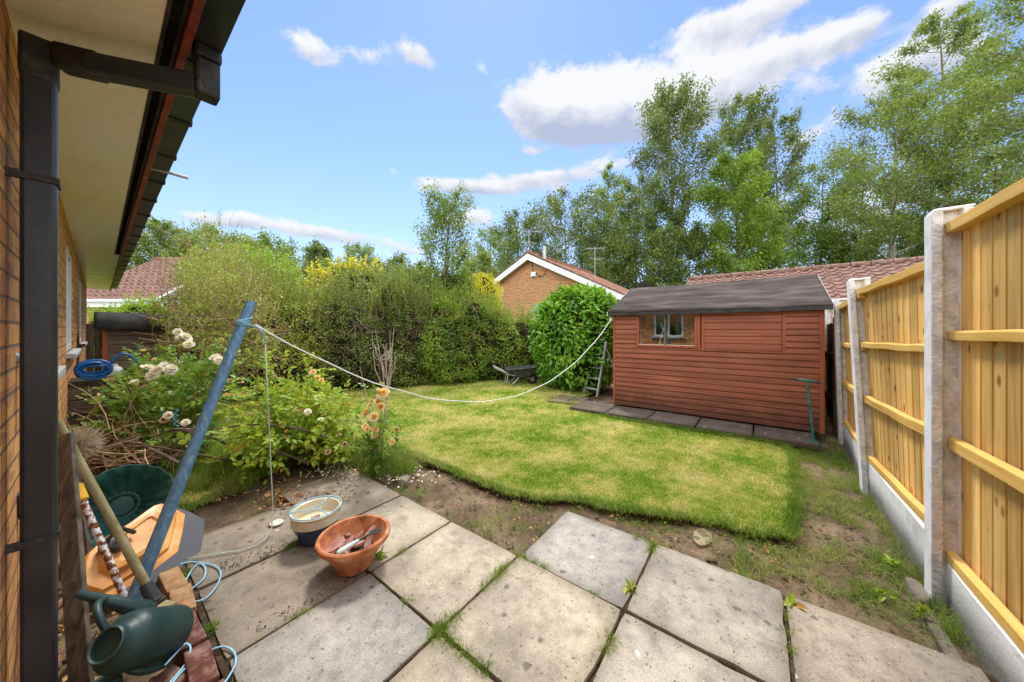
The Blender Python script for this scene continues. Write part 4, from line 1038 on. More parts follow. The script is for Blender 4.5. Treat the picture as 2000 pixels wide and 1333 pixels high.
trees = [
 ('poplar_tree', 'tall upswept poplar, left one of the two highest in the middle wood', 1308, 24, 166, 78, dict(kind='poplar', n=21000, leaf=.17, base=.30, up=1.25, seed=1, bark='bark_pale', limbs=34)),
 ('poplar_tree', 'tall poplar right of the highest one, rising behind the bright green maple', 1445, 27, 170, 66, dict(kind='poplar', n=17000, leaf=.18, base=.32, up=1.35, seed=2, bark='bark_pale', limbs=32)),
 ('poplar_tree', 'narrow poplar leaning right of the twin poplars', 1520, 28, 196, 52, dict(kind='poplar', n=12000, leaf=.18, base=.35, up=1.2, seed=3, bark='bark_pale', limbs=26)),
 ('maple_tree', 'bright lime green maple in front of the darker poplars', 1440, 20, 288, 78, dict(kind='maple', n=20000, leaf=.15, base=.18, up=.7, seed=4, limbs=32)),
 ('slender_tree', 'slim pointed tree left of the tall poplars above the bungalow roof', 1182, 25, 300, 78, dict(kind='birch', n=14000, leaf=.16, base=.15, up=.8, seed=5, shape='cone', bark='bark_pale')),
 ('leafy_tree', 'rounded green tree directly behind the bungalow chimney flue', 1105, 24, 368, 90, dict(kind='poplar', n=15000, leaf=.16, base=.12, up=.7, seed=6)),
 ('dark_tree', 'dark dense tree left of the bungalow gable', 1015, 26, 405, 82, dict(kind='dark', n=16000, leaf=.17, base=.08, up=.5, seed=7)),
 ('small_tree', 'low thin tree between the birch and the dark tree', 962, 32, 440, 62, dict(kind='birch', n=6000, leaf=.2, base=.1, up=.5, seed=8)),
 ('leafy_tree', 'mid green tree filling the gap left of the highest poplar', 1245, 23, 335, 80, dict(kind='dark', n=14000, leaf=.16, base=.1, up=.7, seed=9)),
 ('sparse_tree', 'thin branchy tree right of the bright maple', 1600, 24, 292, 84, dict(kind='birch', n=13000, leaf=.15, base=.15, up=.6, seed=10, limbs=30)),
 ('sparse_tree', 'drooping thin tree above the middle of the tiled garage roof', 1682, 25, 300, 70, dict(kind='ash', n=11000, leaf=.15, base=.15, up=.45, seed=11, limbs=30)),
 ('ash_tree', 'large airy ash with a pale bare trunk left of the fence post', 1745, 18, 140, 140, dict(kind='ash', n=20000, leaf=.13, base=.32, up=.45, seed=12, bark='bark_pale', limbs=34, tr=1.3, clump=.09)),
 ('ash_tree', 'tallest airy ash at the right with crown reaching the cloud', 1850, 19, -15, 115, dict(kind='ash', n=24000, leaf=.14, base=.28, up=.6, seed=13, bark='bark_pale', limbs=38, clump=.09)),
 ('ash_tree', 'broad ash above the concrete fence post top', 1935, 17, 110, 120, dict(kind='ash', n=16000, leaf=.13, base=.2, up=.5, seed=14, limbs=30)),
 ('ash_tree', 'pale green ash cut off by the right edge of the photo', 2040, 11, -160, 100, dict(kind='ash', n=11000, leaf=.10, base=.45, up=.4, seed=15, bark='bark_pale', limbs=28)),
 ('understorey_tree', 'low dark bushy tree behind the left half of the shed roof', 1350, 21, 440, 70, dict(kind='dark', n=15000, leaf=.15, base=.03, up=.4, seed=16, shape='wide')),
 ('understorey_tree', 'low bushy tree below the slim tree over the bungalow ridge', 1180, 22, 430, 100, dict(kind='dark', n=13000, leaf=.15, base=.03, up=.4, seed=17, shape='wide')),
 ('understorey_tree', 'low shrubby tree under the bright maple', 1490, 21, 430, 70, dict(kind='birch', n=14000, leaf=.15, base=.03, up=.4, seed=18, shape='wide')),
 ('understorey_tree', 'low tangled tree behind the middle of the garage roof', 1590, 22, 425, 70, dict(kind='birch', n=11000, leaf=.15, base=.03, up=.4, seed=19, shape='wide')),
 ('understorey_tree', 'low leafy tree left of the tall pale trunk', 1680, 20, 435, 55, dict(kind='ash', n=9000, leaf=.14, base=.03, up=.4, seed=20, shape='wide')),
 ('understorey_tree', 'low leafy tree right of the tall pale trunk beside the fence post', 1800, 20, 400, 60, dict(kind='birch', n=10000, leaf=.14, base=.03, up=.5, seed=21, shape='wide')),
 ('understorey_tree', 'low thin tree behind the fence at the far right', 1915, 20, 360, 70, dict(kind='birch', n=9000, leaf=.14, base=.03, up=.5, seed=22, shape='wide')),
 ('leafy_tree', 'green tree behind the bungalow ridge on its right end', 1290, 20, 440, 50, dict(kind='dark', n=10000, leaf=.14, base=.03, up=.4, seed=23, shape='wide')),
]
for nm, lab, px, dp_, yt, wp, kw in trees: T_(nm, lab, px, dp_, yt, wp, group=G1, **kw)
G2 = 'trees on the left skyline'
trees2 = [
 ('feathery_tree', 'tall light green feathery tree beside the gutter on the skyline', 318, 27, 422, 66, dict(kind='ash', n=12000, leaf=.2, base=.3, up=.5, seed=31, bark='bark_pale')),
 ('feathery_tree', 'spreading light green tree right of the gutter tree', 432, 32, 446, 66, dict(kind='ash', n=12000, leaf=.22, base=.3, up=.4, seed=32, shape='top')),
 ('feathery_tree', 'rounded light green tree above the left hedge top', 525, 32, 460, 56, dict(kind='birch', n=9000, leaf=.22, base=.3, up=.4, seed=33, shape='top')),
 ('bare_tree', 'nearly bare thin twiggy tree against the low cloud', 566, 26, 452, 16, dict(kind='birch', n=700, leaf=.12, base=.3, up=1.0, seed=34)),
 ('round_tree', 'compact round green tree on its own on the skyline', 618, 26, 468, 33, dict(kind='dark', n=9000, leaf=.18, base=.25, up=.5, seed=35, shape='top')),
 ('willow_tree', 'grey green bushy tree right of the round skyline tree', 705, 30, 470, 46, dict(kind='greygreen', n=10000, leaf=.2, base=.2, up=.5, seed=36)),
 ('willow_tree', 'low dark green tree right of the grey green one', 770, 28, 500, 44, dict(kind='poplar', n=8000, leaf=.2, base=.1, up=.4, seed=37, shape='wide')),
 ('low_tree', 'low green tree just left of the birch behind the hedge', 820, 24, 512, 40, dict(kind='ash', n=8000, leaf=.18, base=.1, up=.4, seed=38, shape='wide')),
 ('low_tree', 'low leafy tree behind the left end of the hedge', 660, 24, 520, 60, dict(kind='birch', n=8000, leaf=.18, base=.1, up=.4, seed=39, shape='wide')),
 ('low_tree', 'low leafy tree right of the birch near the golden bush', 935, 18, 495, 40, dict(kind='ash', n=9000, leaf=.14, base=.05, up=.4, seed=40, shape='wide')),
]
for nm, lab, px, dp_, yt, wp, kw in trees2: T_(nm, lab, px, dp_, yt, wp, group=G2, **kw)
T_('birch_tree', 'young birch with loose upright shoots rising out of the hedge', 872, 9.2, 378, 74, kind='birch', n=12000, leaf=.066, base=.05, up=1.1, seed=50, shape='wide', group=None, limbs=40, clump=.09)
# ------------------------------------------------------------------ shrubs and hedge
def lumps(P, s, z=0): return np.array([mnoise.noise(Vector((p[0]*s, p[1]*s, p[2]*s+z))) for p in P])
def make_shrub(name, label, cat, lobes, kind, n, leaf, seed, group=None, shoots=0, twigs=0, shoot_len=.35, hexa=False, wid=.36, amp=.27, jit=.08, core=True, tm='twig', droop=-.1, dens=.15, parts=True, corescale=.80, shell=.55):
    global RNG
    sv = RNG; RNG = np.random.default_rng(seed)
    lobes = np.array(lobes, float); c0 = lobes[:, :3].mean(0)
    root = thing(name, label, cat, (c0[0], c0[1], 0), 0, group)
    L = lobes.copy(); L[:, 0] -= c0[0]; L[:, 1] -= c0[1]
    area = (L[:, 3]*L[:, 4]+L[:, 3]*L[:, 5]+L[:, 4]*L[:, 5]); w = area/area.sum()
    idx = RNG.choice(len(L), int(n*2.4), p=w); d = rv(len(idx))
    d[:, 2] = np.where(d[:, 2] < -.75, -d[:, 2], d[:, 2])
    base = L[idx, :3]+d*L[idx, 3:6]
    nz = np.array([.8*mnoise.noise(Vector((p[0]*1.7, p[1]*1.7, p[2]*1.7+seed)))+.7*mnoise.noise(Vector((p[0]*5, p[1]*5, p[2]*5+seed)))+.35*mnoise.noise(Vector((p[0]*13, p[1]*13, p[2]*13))) for p in base])
    rr = 1+amp*nz-np.abs(RNG.normal(0, jit, len(idx)))-(RNG.random(len(idx))**3)*shell*.5
    P = L[idx, :3]+d*L[idx, 3:6]*rr[:, None]
    # thin out in the hollows, drop points inside other lobes
    keep = RNG.random(len(P)) < np.clip(.75+nz*1.1+dens, .12, 1)
    for q in L:
        e = ((P-q[:3])/q[3:6]); keep &= (e**2).sum(1) > (.70)**2
    keep &= P[:, 2] > .03
    P, d = P[keep][:n], d[keep][:n]; m = len(P)
    D = unit(d*.7+rv(m)*.8+np.array([0, 0, droop])); N = unit(d+np.array([0, 0, .8])+rv(m)*.6)
    sz = leaf*RNG.uniform(.6, 1.25, m)
    leaf_obj('foliage', leaves(P, D, N, sz, sz*wid, hexa=hexa), LEAF[kind], root)
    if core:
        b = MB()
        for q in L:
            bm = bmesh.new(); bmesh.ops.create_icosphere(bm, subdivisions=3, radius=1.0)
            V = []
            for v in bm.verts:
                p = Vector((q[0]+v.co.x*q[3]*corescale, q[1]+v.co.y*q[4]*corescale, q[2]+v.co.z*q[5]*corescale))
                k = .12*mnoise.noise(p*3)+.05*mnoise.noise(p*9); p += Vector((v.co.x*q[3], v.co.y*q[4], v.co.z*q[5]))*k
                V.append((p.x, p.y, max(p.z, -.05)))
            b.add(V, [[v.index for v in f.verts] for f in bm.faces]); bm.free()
        b.build('shade_core', M['hedge_core'], root, smooth=180, fix=False)  # solid dark core put in for the shade between the leaves
    if twigs:
        i2 = RNG.choice(len(L), twigs, p=w); d2 = rv(twigs)
        A = L[i2, :3]+d2*L[i2, 3:6]*RNG.uniform(.75, .95, twigs)[:, None]
        ln = RNG.uniform(.15, .6, twigs)[:, None]
        B = A+unit(d2*.35+rv(twigs))*ln
        k = (A[:, 2] > .1) & (B[:, 2] > .05)
        npmesh('twigs', twigs_np(A[k], B[k], .0045, .0015, bend=.12), 4, M[tm], root)
    if shoots:
        i3 = RNG.choice(len(L), shoots*3, p=w); d3 = rv(shoots*3, 1.2); A = L[i3, :3]+d3*L[i3, 3:6]*.93
        k = np.ones(len(A), bool)
        for q in L: k &= (((A-q[:3])/q[3:6])**2).sum(1) > .8
        A, d3 = A[k][:shoots], d3[k][:shoots]; ns = len(A)
        B = A+unit(d3*.4+rv(ns)*.35+np.array([0, 0, 1.0]))*RNG.uniform(.4, 1.2, ns)[:, None]*shoot_len
        npmesh('shoots', twigs_np(A, B, .004, .0015, segs=2), 4, M['cane'], root)
        per = 16; t = np.tile(np.linspace(.12, 1.05, per), ns)[:, None]; ii = np.repeat(np.arange(ns), per)
        PP = A[ii]*(1-t)+B[ii]*t+RNG.normal(size=(len(ii), 3))*.008; dd = unit(unit(B-A)[ii]*.6+rv(len(ii))); s2 = leaf*RNG.uniform(.6, 1.2, len(ii))
        leaf_obj('shoot_leaves', leaves(PP, dd, rv(len(ii), .8), s2, s2*wid, hexa=hexa), LEAF[kind], root)
    RNG = sv; return root
def hedge_lobes(pts, r, hz, seed, sub=2):
    """pts: (x,y,height,halfthickness)"""
    rnd = random.Random(seed); out = []
    for i in range(len(pts)-1):
        a, c = pts[i], pts[i+1]; L = math.hypot(c[0]-a[0], c[1]-a[1]); k = max(1, int(L/(r*.75)))
        for q in range(k):
            t = (q+.5)/k; x = a[0]+(c[0]-a[0])*t; y = a[1]+(c[1]-a[1])*t; H = a[2]+(c[2]-a[2])*t; th = a[3]+(c[3]-a[3])*t
            H *= rnd.uniform(.86, 1.06)
            out.append((x+rnd.uniform(-.1, .1), y+rnd.uniform(-.1, .1), H*.42, th*rnd.uniform(.95, 1.15), th*rnd.uniform(.95, 1.15), H*.58))
            out.append((x+rnd.uniform(-.25, .25), y+rnd.uniform(-.25, .25), H*.28, th*rnd.uniform(.95, 1.2), th*rnd.uniform(.95, 1.2), H*.33))
            out.append((x+rnd.uniform(-.2, .2), y+rnd.uniform(-.2, .2), H*.74, th*.72, th*.72, H*.28))
    return out
GH = 'shrubs of the boundary hedge'
def ht(ytop, d): return CH+(HOR-ytop)/FPX*d
# three sections follow the boundary from the laurel round behind the roses
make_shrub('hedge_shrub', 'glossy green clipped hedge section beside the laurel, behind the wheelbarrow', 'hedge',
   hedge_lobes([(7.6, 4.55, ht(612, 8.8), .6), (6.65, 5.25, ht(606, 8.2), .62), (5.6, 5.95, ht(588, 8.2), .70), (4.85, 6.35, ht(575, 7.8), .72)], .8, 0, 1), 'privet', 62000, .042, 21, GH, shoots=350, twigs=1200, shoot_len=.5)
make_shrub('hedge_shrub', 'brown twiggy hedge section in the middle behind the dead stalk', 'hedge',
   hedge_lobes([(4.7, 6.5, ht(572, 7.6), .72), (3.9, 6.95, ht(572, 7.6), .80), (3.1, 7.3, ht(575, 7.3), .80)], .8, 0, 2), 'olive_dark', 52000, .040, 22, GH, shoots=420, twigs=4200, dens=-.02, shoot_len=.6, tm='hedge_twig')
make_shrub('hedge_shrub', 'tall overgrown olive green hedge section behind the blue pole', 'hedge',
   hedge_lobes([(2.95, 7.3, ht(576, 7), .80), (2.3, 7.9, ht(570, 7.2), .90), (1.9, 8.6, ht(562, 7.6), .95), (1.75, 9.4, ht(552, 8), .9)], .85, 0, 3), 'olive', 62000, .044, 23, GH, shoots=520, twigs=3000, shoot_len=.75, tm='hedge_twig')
pf = PD(520, 520, 7.8)
make_shrub('hedge_shrub', 'fresh light green leafy shoots crowning the tall hedge', 'shrub',
   [(pf.x, pf.y, pf.z-.45, .8, .8, .5), (pf.x-.7, pf.y+.6, pf.z-.35, .7, .7, .5)], 'fresh', 9000, .07, 24, None, shoots=110, core=False, shoot_len=.4)
pf = PD(365, 565, 6.6)
make_shrub('rambling_shrub', 'loose rambling shrub with small leaves spilling over the little wooden shed', 'shrub',
   [(*PD(350, 612, 4.7), .26, .26, .24), (*PD(395, 640, 4.35), .30, .26, .30), (*PD(450, 600, 4.9), .42, .42, .45), (*PD(370, 690, 4.1), .30, .22, .26), (*PD(420, 540, 5.6), .5, .5, .5), (*PD(470, 670, 4.8), .45, .45, .5)], 'olive', 11500, .032, 25, None, shoots=130, twigs=700, core=False, shoot_len=.6)
lx, ly = 6.50, 3.22
make_shrub('laurel_bush', 'big rounded glossy laurel bush between the hedge and the red shed', 'bush',
   [(lx, ly, 1.0, .90, .86, 1.20), (lx-.05, ly-.1, .62, .92, .88, .72), (lx+.25, ly-.3, 1.2, .72, .72, .98), (lx-.2, ly+.25, 1.12, .66, .66, .88)], 'laurel', 11500, .125, 26, None, hexa=True, wid=.20, amp=.10, droop=-.35, dens=.3)
pf = PD(945, 570, 9.6)
make_shrub('golden_conifer', 'bright golden yellow rounded conifer left of the bungalow gable', 'conifer',
   [(pf.x, pf.y, pf.z-.35, .52, .52, .92), (pf.x-.1, pf.y+.1, pf.z-.7, .6, .6, .9)], 'yellow', 16000, .05, 27, None, wid=.22, droop=.4, dens=.5)
pf = PD(675, 530, 9.6)
make_shrub('golden_shrub', 'yellow flowering shrub peeping over the middle of the hedge', 'shrub',
   [(pf.x, pf.y, pf.z-.3, .50, .45, .45), (pf.x+.5, pf.y-.45, pf.z-.3, .42, .42, .42), (pf.x-.55, pf.y+.4, pf.z-.42, .4, .4, .4)], 'yellow', 5500, .075, 28, None, shoots=60)
pf = PD(805, 560, 9.5)
make_shrub('backing_shrub', 'mid green shrub behind the hedge around the birch', 'shrub',
   [(pf.x, pf.y, pf.z-.3, 1.1, 1.1, .75), (pf.x+1.0, pf.y-.9, pf.z-.25, .9, .9, .7), (pf.x-1.1, pf.y+.9, pf.z-.3, .9, .9, .7)], 'ash', 16000, .06, 29, None, shoots=120)
pf = PD(215, 625, 9.6)
make_shrub('garden_shrub', 'bright green shrub between the small shed and the house corner', 'shrub',
   [(pf.x, pf.y, .9, .42, .4, .85), (pf.x-.15, pf.y+.3, 1.3, .3, .3, .45)], 'fresh', 5000, .06, 30, None, shoots=40)
pf = PD(270, 600, 10.2)
make_shrub('garden_shrub', 'yellow green bush under the white gutter of the tiled house', 'shrub',
   [(pf.x, pf.y, pf.z-.35, .55, .4, .45), (pf.x+.3, pf.y, pf.z-.2, .35, .35, .35)], 'fresh', 4500, .06, 31, None, shoots=30)
# ================================================================== little wooden shed behind the roses
KY = 7.0
ks = thing('small_shed', 'low weathered wooden shed with rounded black felt roof half hidden by the rambling shrub', 'shed', (0, 0, 0))
b = MB(); z = .05; k = 0
while z < 1.24:
    b.prism([(.17, KY, z), (.17, KY-.030, z+.003), (.17, KY-.006, z+.125), (.17, KY, z+.125)], (1.02, 0, 0)); z += .112; k += 1
b.build('board', M['old_wood_x'], ks)
b = MB(); b.box2((.125, KY-.03, 0), (.168, KY+.03, 1.30)); b.build('corner_post', M['shed_red_v'], ks)
b = MB(); b.box2((.17, KY+.001, 0), (1.15, KY+.85, 1.28)); b.build('wall', M['old_dark'], ks)
b = MB(); b.box2((.62, KY-.038, .94), (1.17, KY-.019, 1.06)); b.build('door_rail', M['shed_red'], ks)
b = MB(); b.box2((.75, KY-.036, .60), (1.15, KY-.031, .92)); b.build('hatch', M['dark'], ks)
P = []
for x in np.linspace(.06, 1.20, 30):
    P.append([(x, KY-.13+1.1*t, zz_+.010*fnoise(x*2, t*3, 5)) for t, zz_ in ((0, 1.25), (.004, 1.30), (.02, 1.355), (.06, 1.405), (.13, 1.44), (.25, 1.465), (.45, 1.475), (.7, 1.45), (.9, 1.38), (1, 1.28))])
rf = grid_mesh('roof', np.array(P), M['felt_black'], ks, smooth=60); rf.modifiers.new('t', 'SOLIDIFY').thickness = .03
# ================================================================== clothes post and lines
M['blue_pole'] = mat_noise('faded_blue_paint', [(.075, .18, .30), (.12, .25, .39), (.22, .36, .48)], 55, 7, .5, .25, 60, .4, 'obj', (1, 1, .5), lo=.34, hi=.7)
M['rope_white'] = mat_plain('white_cord', (.70, .72, .68), .6, .3)
M['rope_blue'] = mat_plain('light_blue_cord', (.28, .55, .72), .5, .4)
M['rope_green'] = mat_plain('pale_green_cord', (.42, .52, .47), .5, .4)
pb = PZ(262, 1168, .0); pt = PD(491, 590, 2.12)
b = MB(); b.tube([pb, pt], [.0275, .0275], 28)
po = b.build('clothes_post', M['blue_pole'], None, smooth=40); tag(po, 'faded blue round pole leaning across the rose bushes with cord tied round its top', 'pole')
wl = thing('washing_line', 'white washing line sagging from the blue pole to the corner of the red shed', 'washing line', tuple(PD(497, 632, 2.10)))
A = PD(498, 634, 2.08); B_ = Vector((SXF-.04, SY1+.02, 1.42)); o0 = wl.location
pts = [A.lerp(B_, t)-Vector((0, 0, 4*.86*t*(1-t)+.004*math.sin(t*50))) for t in np.linspace(0, 1, 60)]
b = MB(); b.tube([p-o0 for p in pts], .0050, 8); b.build('cord', M['rope_white'], wl, smooth=180)
ax = (pt-pb).normalized(); e1 = ax.orthogonal().normalized(); e2 = ax.cross(e1); L_ = (pt-pb).length
def wrap(s0, s1, turns, r=.0315, ph=0): return [pb+ax*(s0+(s1-s0)*t)+(e1*math.cos(ph+2*PI*turns*t)+e2*math.sin(ph+2*PI*turns*t))*r for t in np.linspace(0, 1, int(40*turns))]
b = MB(); b.tube([p-o0 for p in wrap(L_-.19, L_-.12, 2.2)], .0042, 6); b.tube([p-o0 for p in wrap(L_-.17, L_-.06, .9, ph=2)], .004, 6); b.tube([p-o0 for p in wrap(L_-.165, L_-.15, 1.6, .036, 1)], .0042, 6)
b.tube([pb+ax*(L_-.155)-o0, PD(505, 640, 2.05)-o0, PD(516, 655, 2.06)-o0], .0045, 6)
b.build('knot', M['rope_blue'], wl, smooth=180)
b = MB(); b.tube([p-o0 for p in [B_+Vector((-.02+.022*math.cos(a), .01, .02*math.sin(a))) for a in np.linspace(0, 6.2, 10)]], .007, 6); b.box(B_-o0+Vector((-.01, .01, .0)), (.03, .04, .05)); b.build('cleat', M['rope_white'], wl, bevel=.005)
hc = thing('cord', 'thin pale cord hanging from the washing line and trailing over the slabs', 'cord', tuple(PD(517, 660, 2.06)))
o0 = hc.location
top = PD(517, 664, 2.06); ring = [top+Vector((C_*.012*math.cos(a), -S_*.012*math.cos(a), .022*math.sin(a)+.0)) for a in np.linspace(0, 6.28, 16)]
pts = [PD(518, 673, 2.06), PD(524, 800, 2.04), PD(530, 930, 2.03), PD(533, 990, 2.03)]+[PZ(px, py, .006+zz) for px, py, zz in ((531, 1030, .03), (520, 1052, .01), (500, 1066, 0), (470, 1076, 0), (430, 1081, .003), (395, 1087, .003), (362, 1092, .006))]
b = MB(); b.tube([p-o0 for p in pts], .0032, 6); b.tube([p-o0 for p in ring], .0042, 6); b.build('cord', M['rope_green'], hc, smooth=180)
b = MB(); c = PZ(540, 1024, 0); b.lathe([(.001, .0), (.034, .0), (.038, .004), (.036, .010), (.024, .012), (.022, .0105), (.001, .0105)], Matrix.Translation(c+Vector((0, 0, .002))), 28)
o = b.build('disc_weight', mat_plain('cream_plastic', (.72, .66, .52), .4, .4), None, smooth=40); tag(o, 'round cream plastic disc lying on the brown slab beside the hanging cord', 'disc')
def cord_thing(px_pts, label, r=.0034, mat=None, name='blue_cord', z=.006):
    P = [PZ(a, c_, z+(d if d else 0)) for a, c_, d in px_pts]
    # catmull
    Q = []
    for i in range(len(P)-1):
        p0, p1, p2, p3 = P[max(i-1, 0)], P[i], P[i+1], P[min(i+2, len(P)-1)]
        for t in np.linspace(0, 1, 7)[:-1]:
            Q.append(.5*((2*p1)+(p2-p0)*t+(2*p0-5*p1+4*p2-p3)*t*t+(3*p1-p0-3*p2+p3)*t**3))
    Q.append(P[-1]); b = MB(); b.tube(Q, r, 8); o = b.build(name, mat or M['rope_blue'], None, smooth=180); return tag(o, label, 'cord')
cord_thing([(352, 1168, .02), (365, 1130, .0), (385, 1103, .0), (400, 1108, 0), (398, 1130, 0), (375, 1150, 0), (358, 1170, .01), (362, 1176, .01), (395, 1172, 0), (420, 1150, 0), (431, 1122, 0), (420, 1106, 0), (395, 1100, 0), (372, 1098, 0), (352, 1102, .02)], 'looped light blue cord on the slab beside the yellow and grey mower')
cord_thing([(322, 1300, .05), (345, 1275, .05), (362, 1258, .03), (372, 1268, .02), (360, 1300, .0), (335, 1330, 0), (330, 1345, 0), (350, 1318, 0), (390, 1283, 0), (430, 1264, 0), (455, 1272, 0), (460, 1295, 0), (445, 1325, 0), (425, 1350, 0)], 'loop of light blue cord at the bottom edge beside the watering can')
# ================================================================== pots
M['terracotta'] = mat_noise('terracotta', [(.20, .075, .035), (.42, .15, .06), (.54, .21, .09), (.66, .42, .30)], 13, 9, .75, .2, 70, .25, 'obj')
M['glaze_cream'] = mat_noise('cream_glaze', [(.58, .50, .33), (.72, .65, .46)], 5, 4, .25, .05, 30, .5, 'obj')
M['glaze_blue'] = mat_noise('blue_glaze', [(.012, .03, .09), (.03, .06, .15), (.14, .12, .08)], 6, 5, .2, .1, 30, .6, 'obj')
M['slate'] = mat_noise('plum_slate', [(.22, .10, .08), (.42, .22, .18), (.60, .42, .36)], 14, 6, .8, .6, 50, .2, 'obj')
c = PZ(692, 1104, 0)
tb = thing('terracotta_bowl', 'wide terracotta bowl full of slate shards on the patio', 'pot', tuple(c))
b = MB(); b.lathe([(.001, .004), (.088, .004), (.092, .010), (.092, .030), (.096, .036), (.128, .085), (.158, .128), (.166, .138), (.176, .142), (.180, .152), (.178, .166), (.170, .172), (.160, .168), (.155, .155), (.130, .105), (.095, .05), (.07, .035), (.001, .035)], None, 64)
b.build('bowl', M['terracotta'], tb, smooth=35)
b = MB(); b.lathe([(.001, .070), (.10, .068), (.112, .062)], None, 32); b.build('soil', M['dark_soil'], tb, fix=False)
rs = random.Random(5)
shard_lab = ['long slate shard nearest the front left rim of the bowl', 'pointed slate shard standing upright left in the bowl', 'broad flat slate shard in the middle of the bowl', 'slate shard leaning behind the pale blue handle', 'tall pointed slate shard at the right of the bowl', 'small dark slate shard behind the fork tines', 'small slate shard between the two upright ones', 'thin slate shard lying against the back of the bowl', 'slate chip under the fork handle']
sh_pos = [(-.085, -.03, .095, .11, .055), (-.055, .035, .105, .075, .03), (.0, .03, .10, .08, .06), (.02, -.02, .098, .07, .03), (.075, .01, .115, .10, .03), (.085, -.04, .09, .05, .03), (-.02, .0, .10, .06, .03), (.05, .075, .10, .08, .03), (-.03, -.05, .09, .06, .04)]
for (sx, sy_, sz_, l, w), lab in zip(sh_pos, shard_lab):
    b = MB(); n = rs.randint(5, 7); poly = []
    for k in range(n):
        a = 2*PI*k/n; poly.append(Vector((math.cos(a)*l/2*rs.uniform(.7, 1.1), math.sin(a)*w/2*rs.uniform(.7, 1.2), 0)))
    R = Matrix.Rotation(rs.uniform(-1, 1.0), 3, 'Z') @ Matrix.Rotation(rs.uniform(-.9, .9), 3, 'Y') @ Matrix.Rotation(rs.uniform(-.7, .7), 3, 'X')
    b.prism([tuple(R @ p) for p in poly], tuple(R @ Vector((0, 0, .010))))
    o = b.build('slate_shard', M['slate'], None, bevel=.0015); 
    ang = -TH; ox = sx*math.cos(ang)-sy_*math.sin(ang); oy = sx*math.sin(ang)+sy_*math.cos(ang)
    o.location = c+Vector((ox, oy, sz_+.02)); o.scale = (1.3, 1.3, 1.3); tag(o, lab, 'stone', 'slate shards in the terracotta bowl')
hf = thing('hand_fork', 'garden hand fork with pale blue handle resting in the terracotta bowl', 'hand fork', tuple(c))
R3 = Matrix.Rotation(-TH, 3, 'Z')
h0, h1 = PD(658, 1082, 1.56)-c, PD(700, 1056, 1.66)-c; h2 = PD(722, 1043, 1.71)-c
b = MB(); d = h1-h0; b.tube([h0, h0+d*.04, h0+d*.25, h0+d*.6, h0+d*.92, h1], [.006, .0115, .0125, .0115, .0095, .007], 14); b.build('handle', mat_noise('pale_blue_paint', [(.42, .55, .58), (.58, .70, .70)], 20, 4, .5, .1, 60, .3, 'obj'), hf, smooth=50)
b = MB(); b.tube([h1, h2], [.006, .005], 8); d2 = (h2-h1).normalized(); sd = d2.cross(Vector((0, 0, 1))).normalized()
for k in (-1, 0, 1): b.tube([h2, h2+sd*.016*k+d2*.012, h2+sd*.019*k+d2*.07-Vector((0, 0, .008))], [.0045, .004, .0015], 6)
b.build('tines', mat_plain('dark_green_steel', (.02, .07, .06), .5, .4), hf, smooth=50)
c2 = PZ(618, 1050, 0)
gp = thing('glazed_pot', 'cream and dark blue glazed plant pot behind the terracotta bowl', 'pot', tuple(c2))
b = MB(); b.lathe([(.126, .108), (.131, .112), (.132, .120), (.128, .158), (.134, .164), (.136, .172), (.128, .176), (.120, .172), (.116, .155), (.108, .11), (.09, .06), (.001, .055)], None, 56); b.build('rim', M['glaze_cream'], gp, smooth=35)
b = MB(); b.lathe([(.001, .002), (.082, .002), (.088, .008), (.10, .05), (.118, .088), (.121, .104), (.1255, .1075)], None, 56); b.build('base', M['glaze_blue'], gp, smooth=35)
b = MB(); b.lathe([(.001, .085), (.10, .083)], None, 32); b.build('soil', M['dark_soil'], gp, fix=False)
for i, (sx, sy_) in enumerate(((-.02, -.02), (.03, -.035), (.06, -.01))):
    b = MB(); b.prism([(0, 0, 0), (.05, .01, .01), (.055, .035, .02), (.01, .04, .01)], (0, 0, .02)); o = b.build('slate_shard', M['slate'], None, bevel=.002); o.location = c2+R3 @ Vector((sx, sy_, .088)); o.rotation_euler = (.2*i, .2, i*1.3)
    tag(o, ['slate piece at the left inside the cream pot', 'slate piece in the middle inside the cream pot', 'slate piece at the right inside the cream pot'][i], 'stone', 'slate pieces in the cream pot')
wr = thing('wire_ring', 'pale blue wire ring with three spokes lying on the cream pot', 'wire ring', tuple(c2+Vector((0, 0, .18))))
b = MB(); b.tube([(.134*math.cos(a), .134*math.sin(a), .001) for a in np.linspace(0, 2*PI, 48)], .0035, 8); b.build('rim', M['rope_blue'], wr, smooth=180)
b = MB()
b.tube([(.022*math.cos(a), .022*math.sin(a), -.003) for a in np.linspace(0, 2*PI, 16)], .003, 6)
for a in (.6, 2.7, 4.8): b.tube([(.022*math.cos(a), .022*math.sin(a), -.003), (.132*math.cos(a), .132*math.sin(a), .0)], .003, 6)
b.build('spokes', M['rope_blue'], wr, smooth=180)
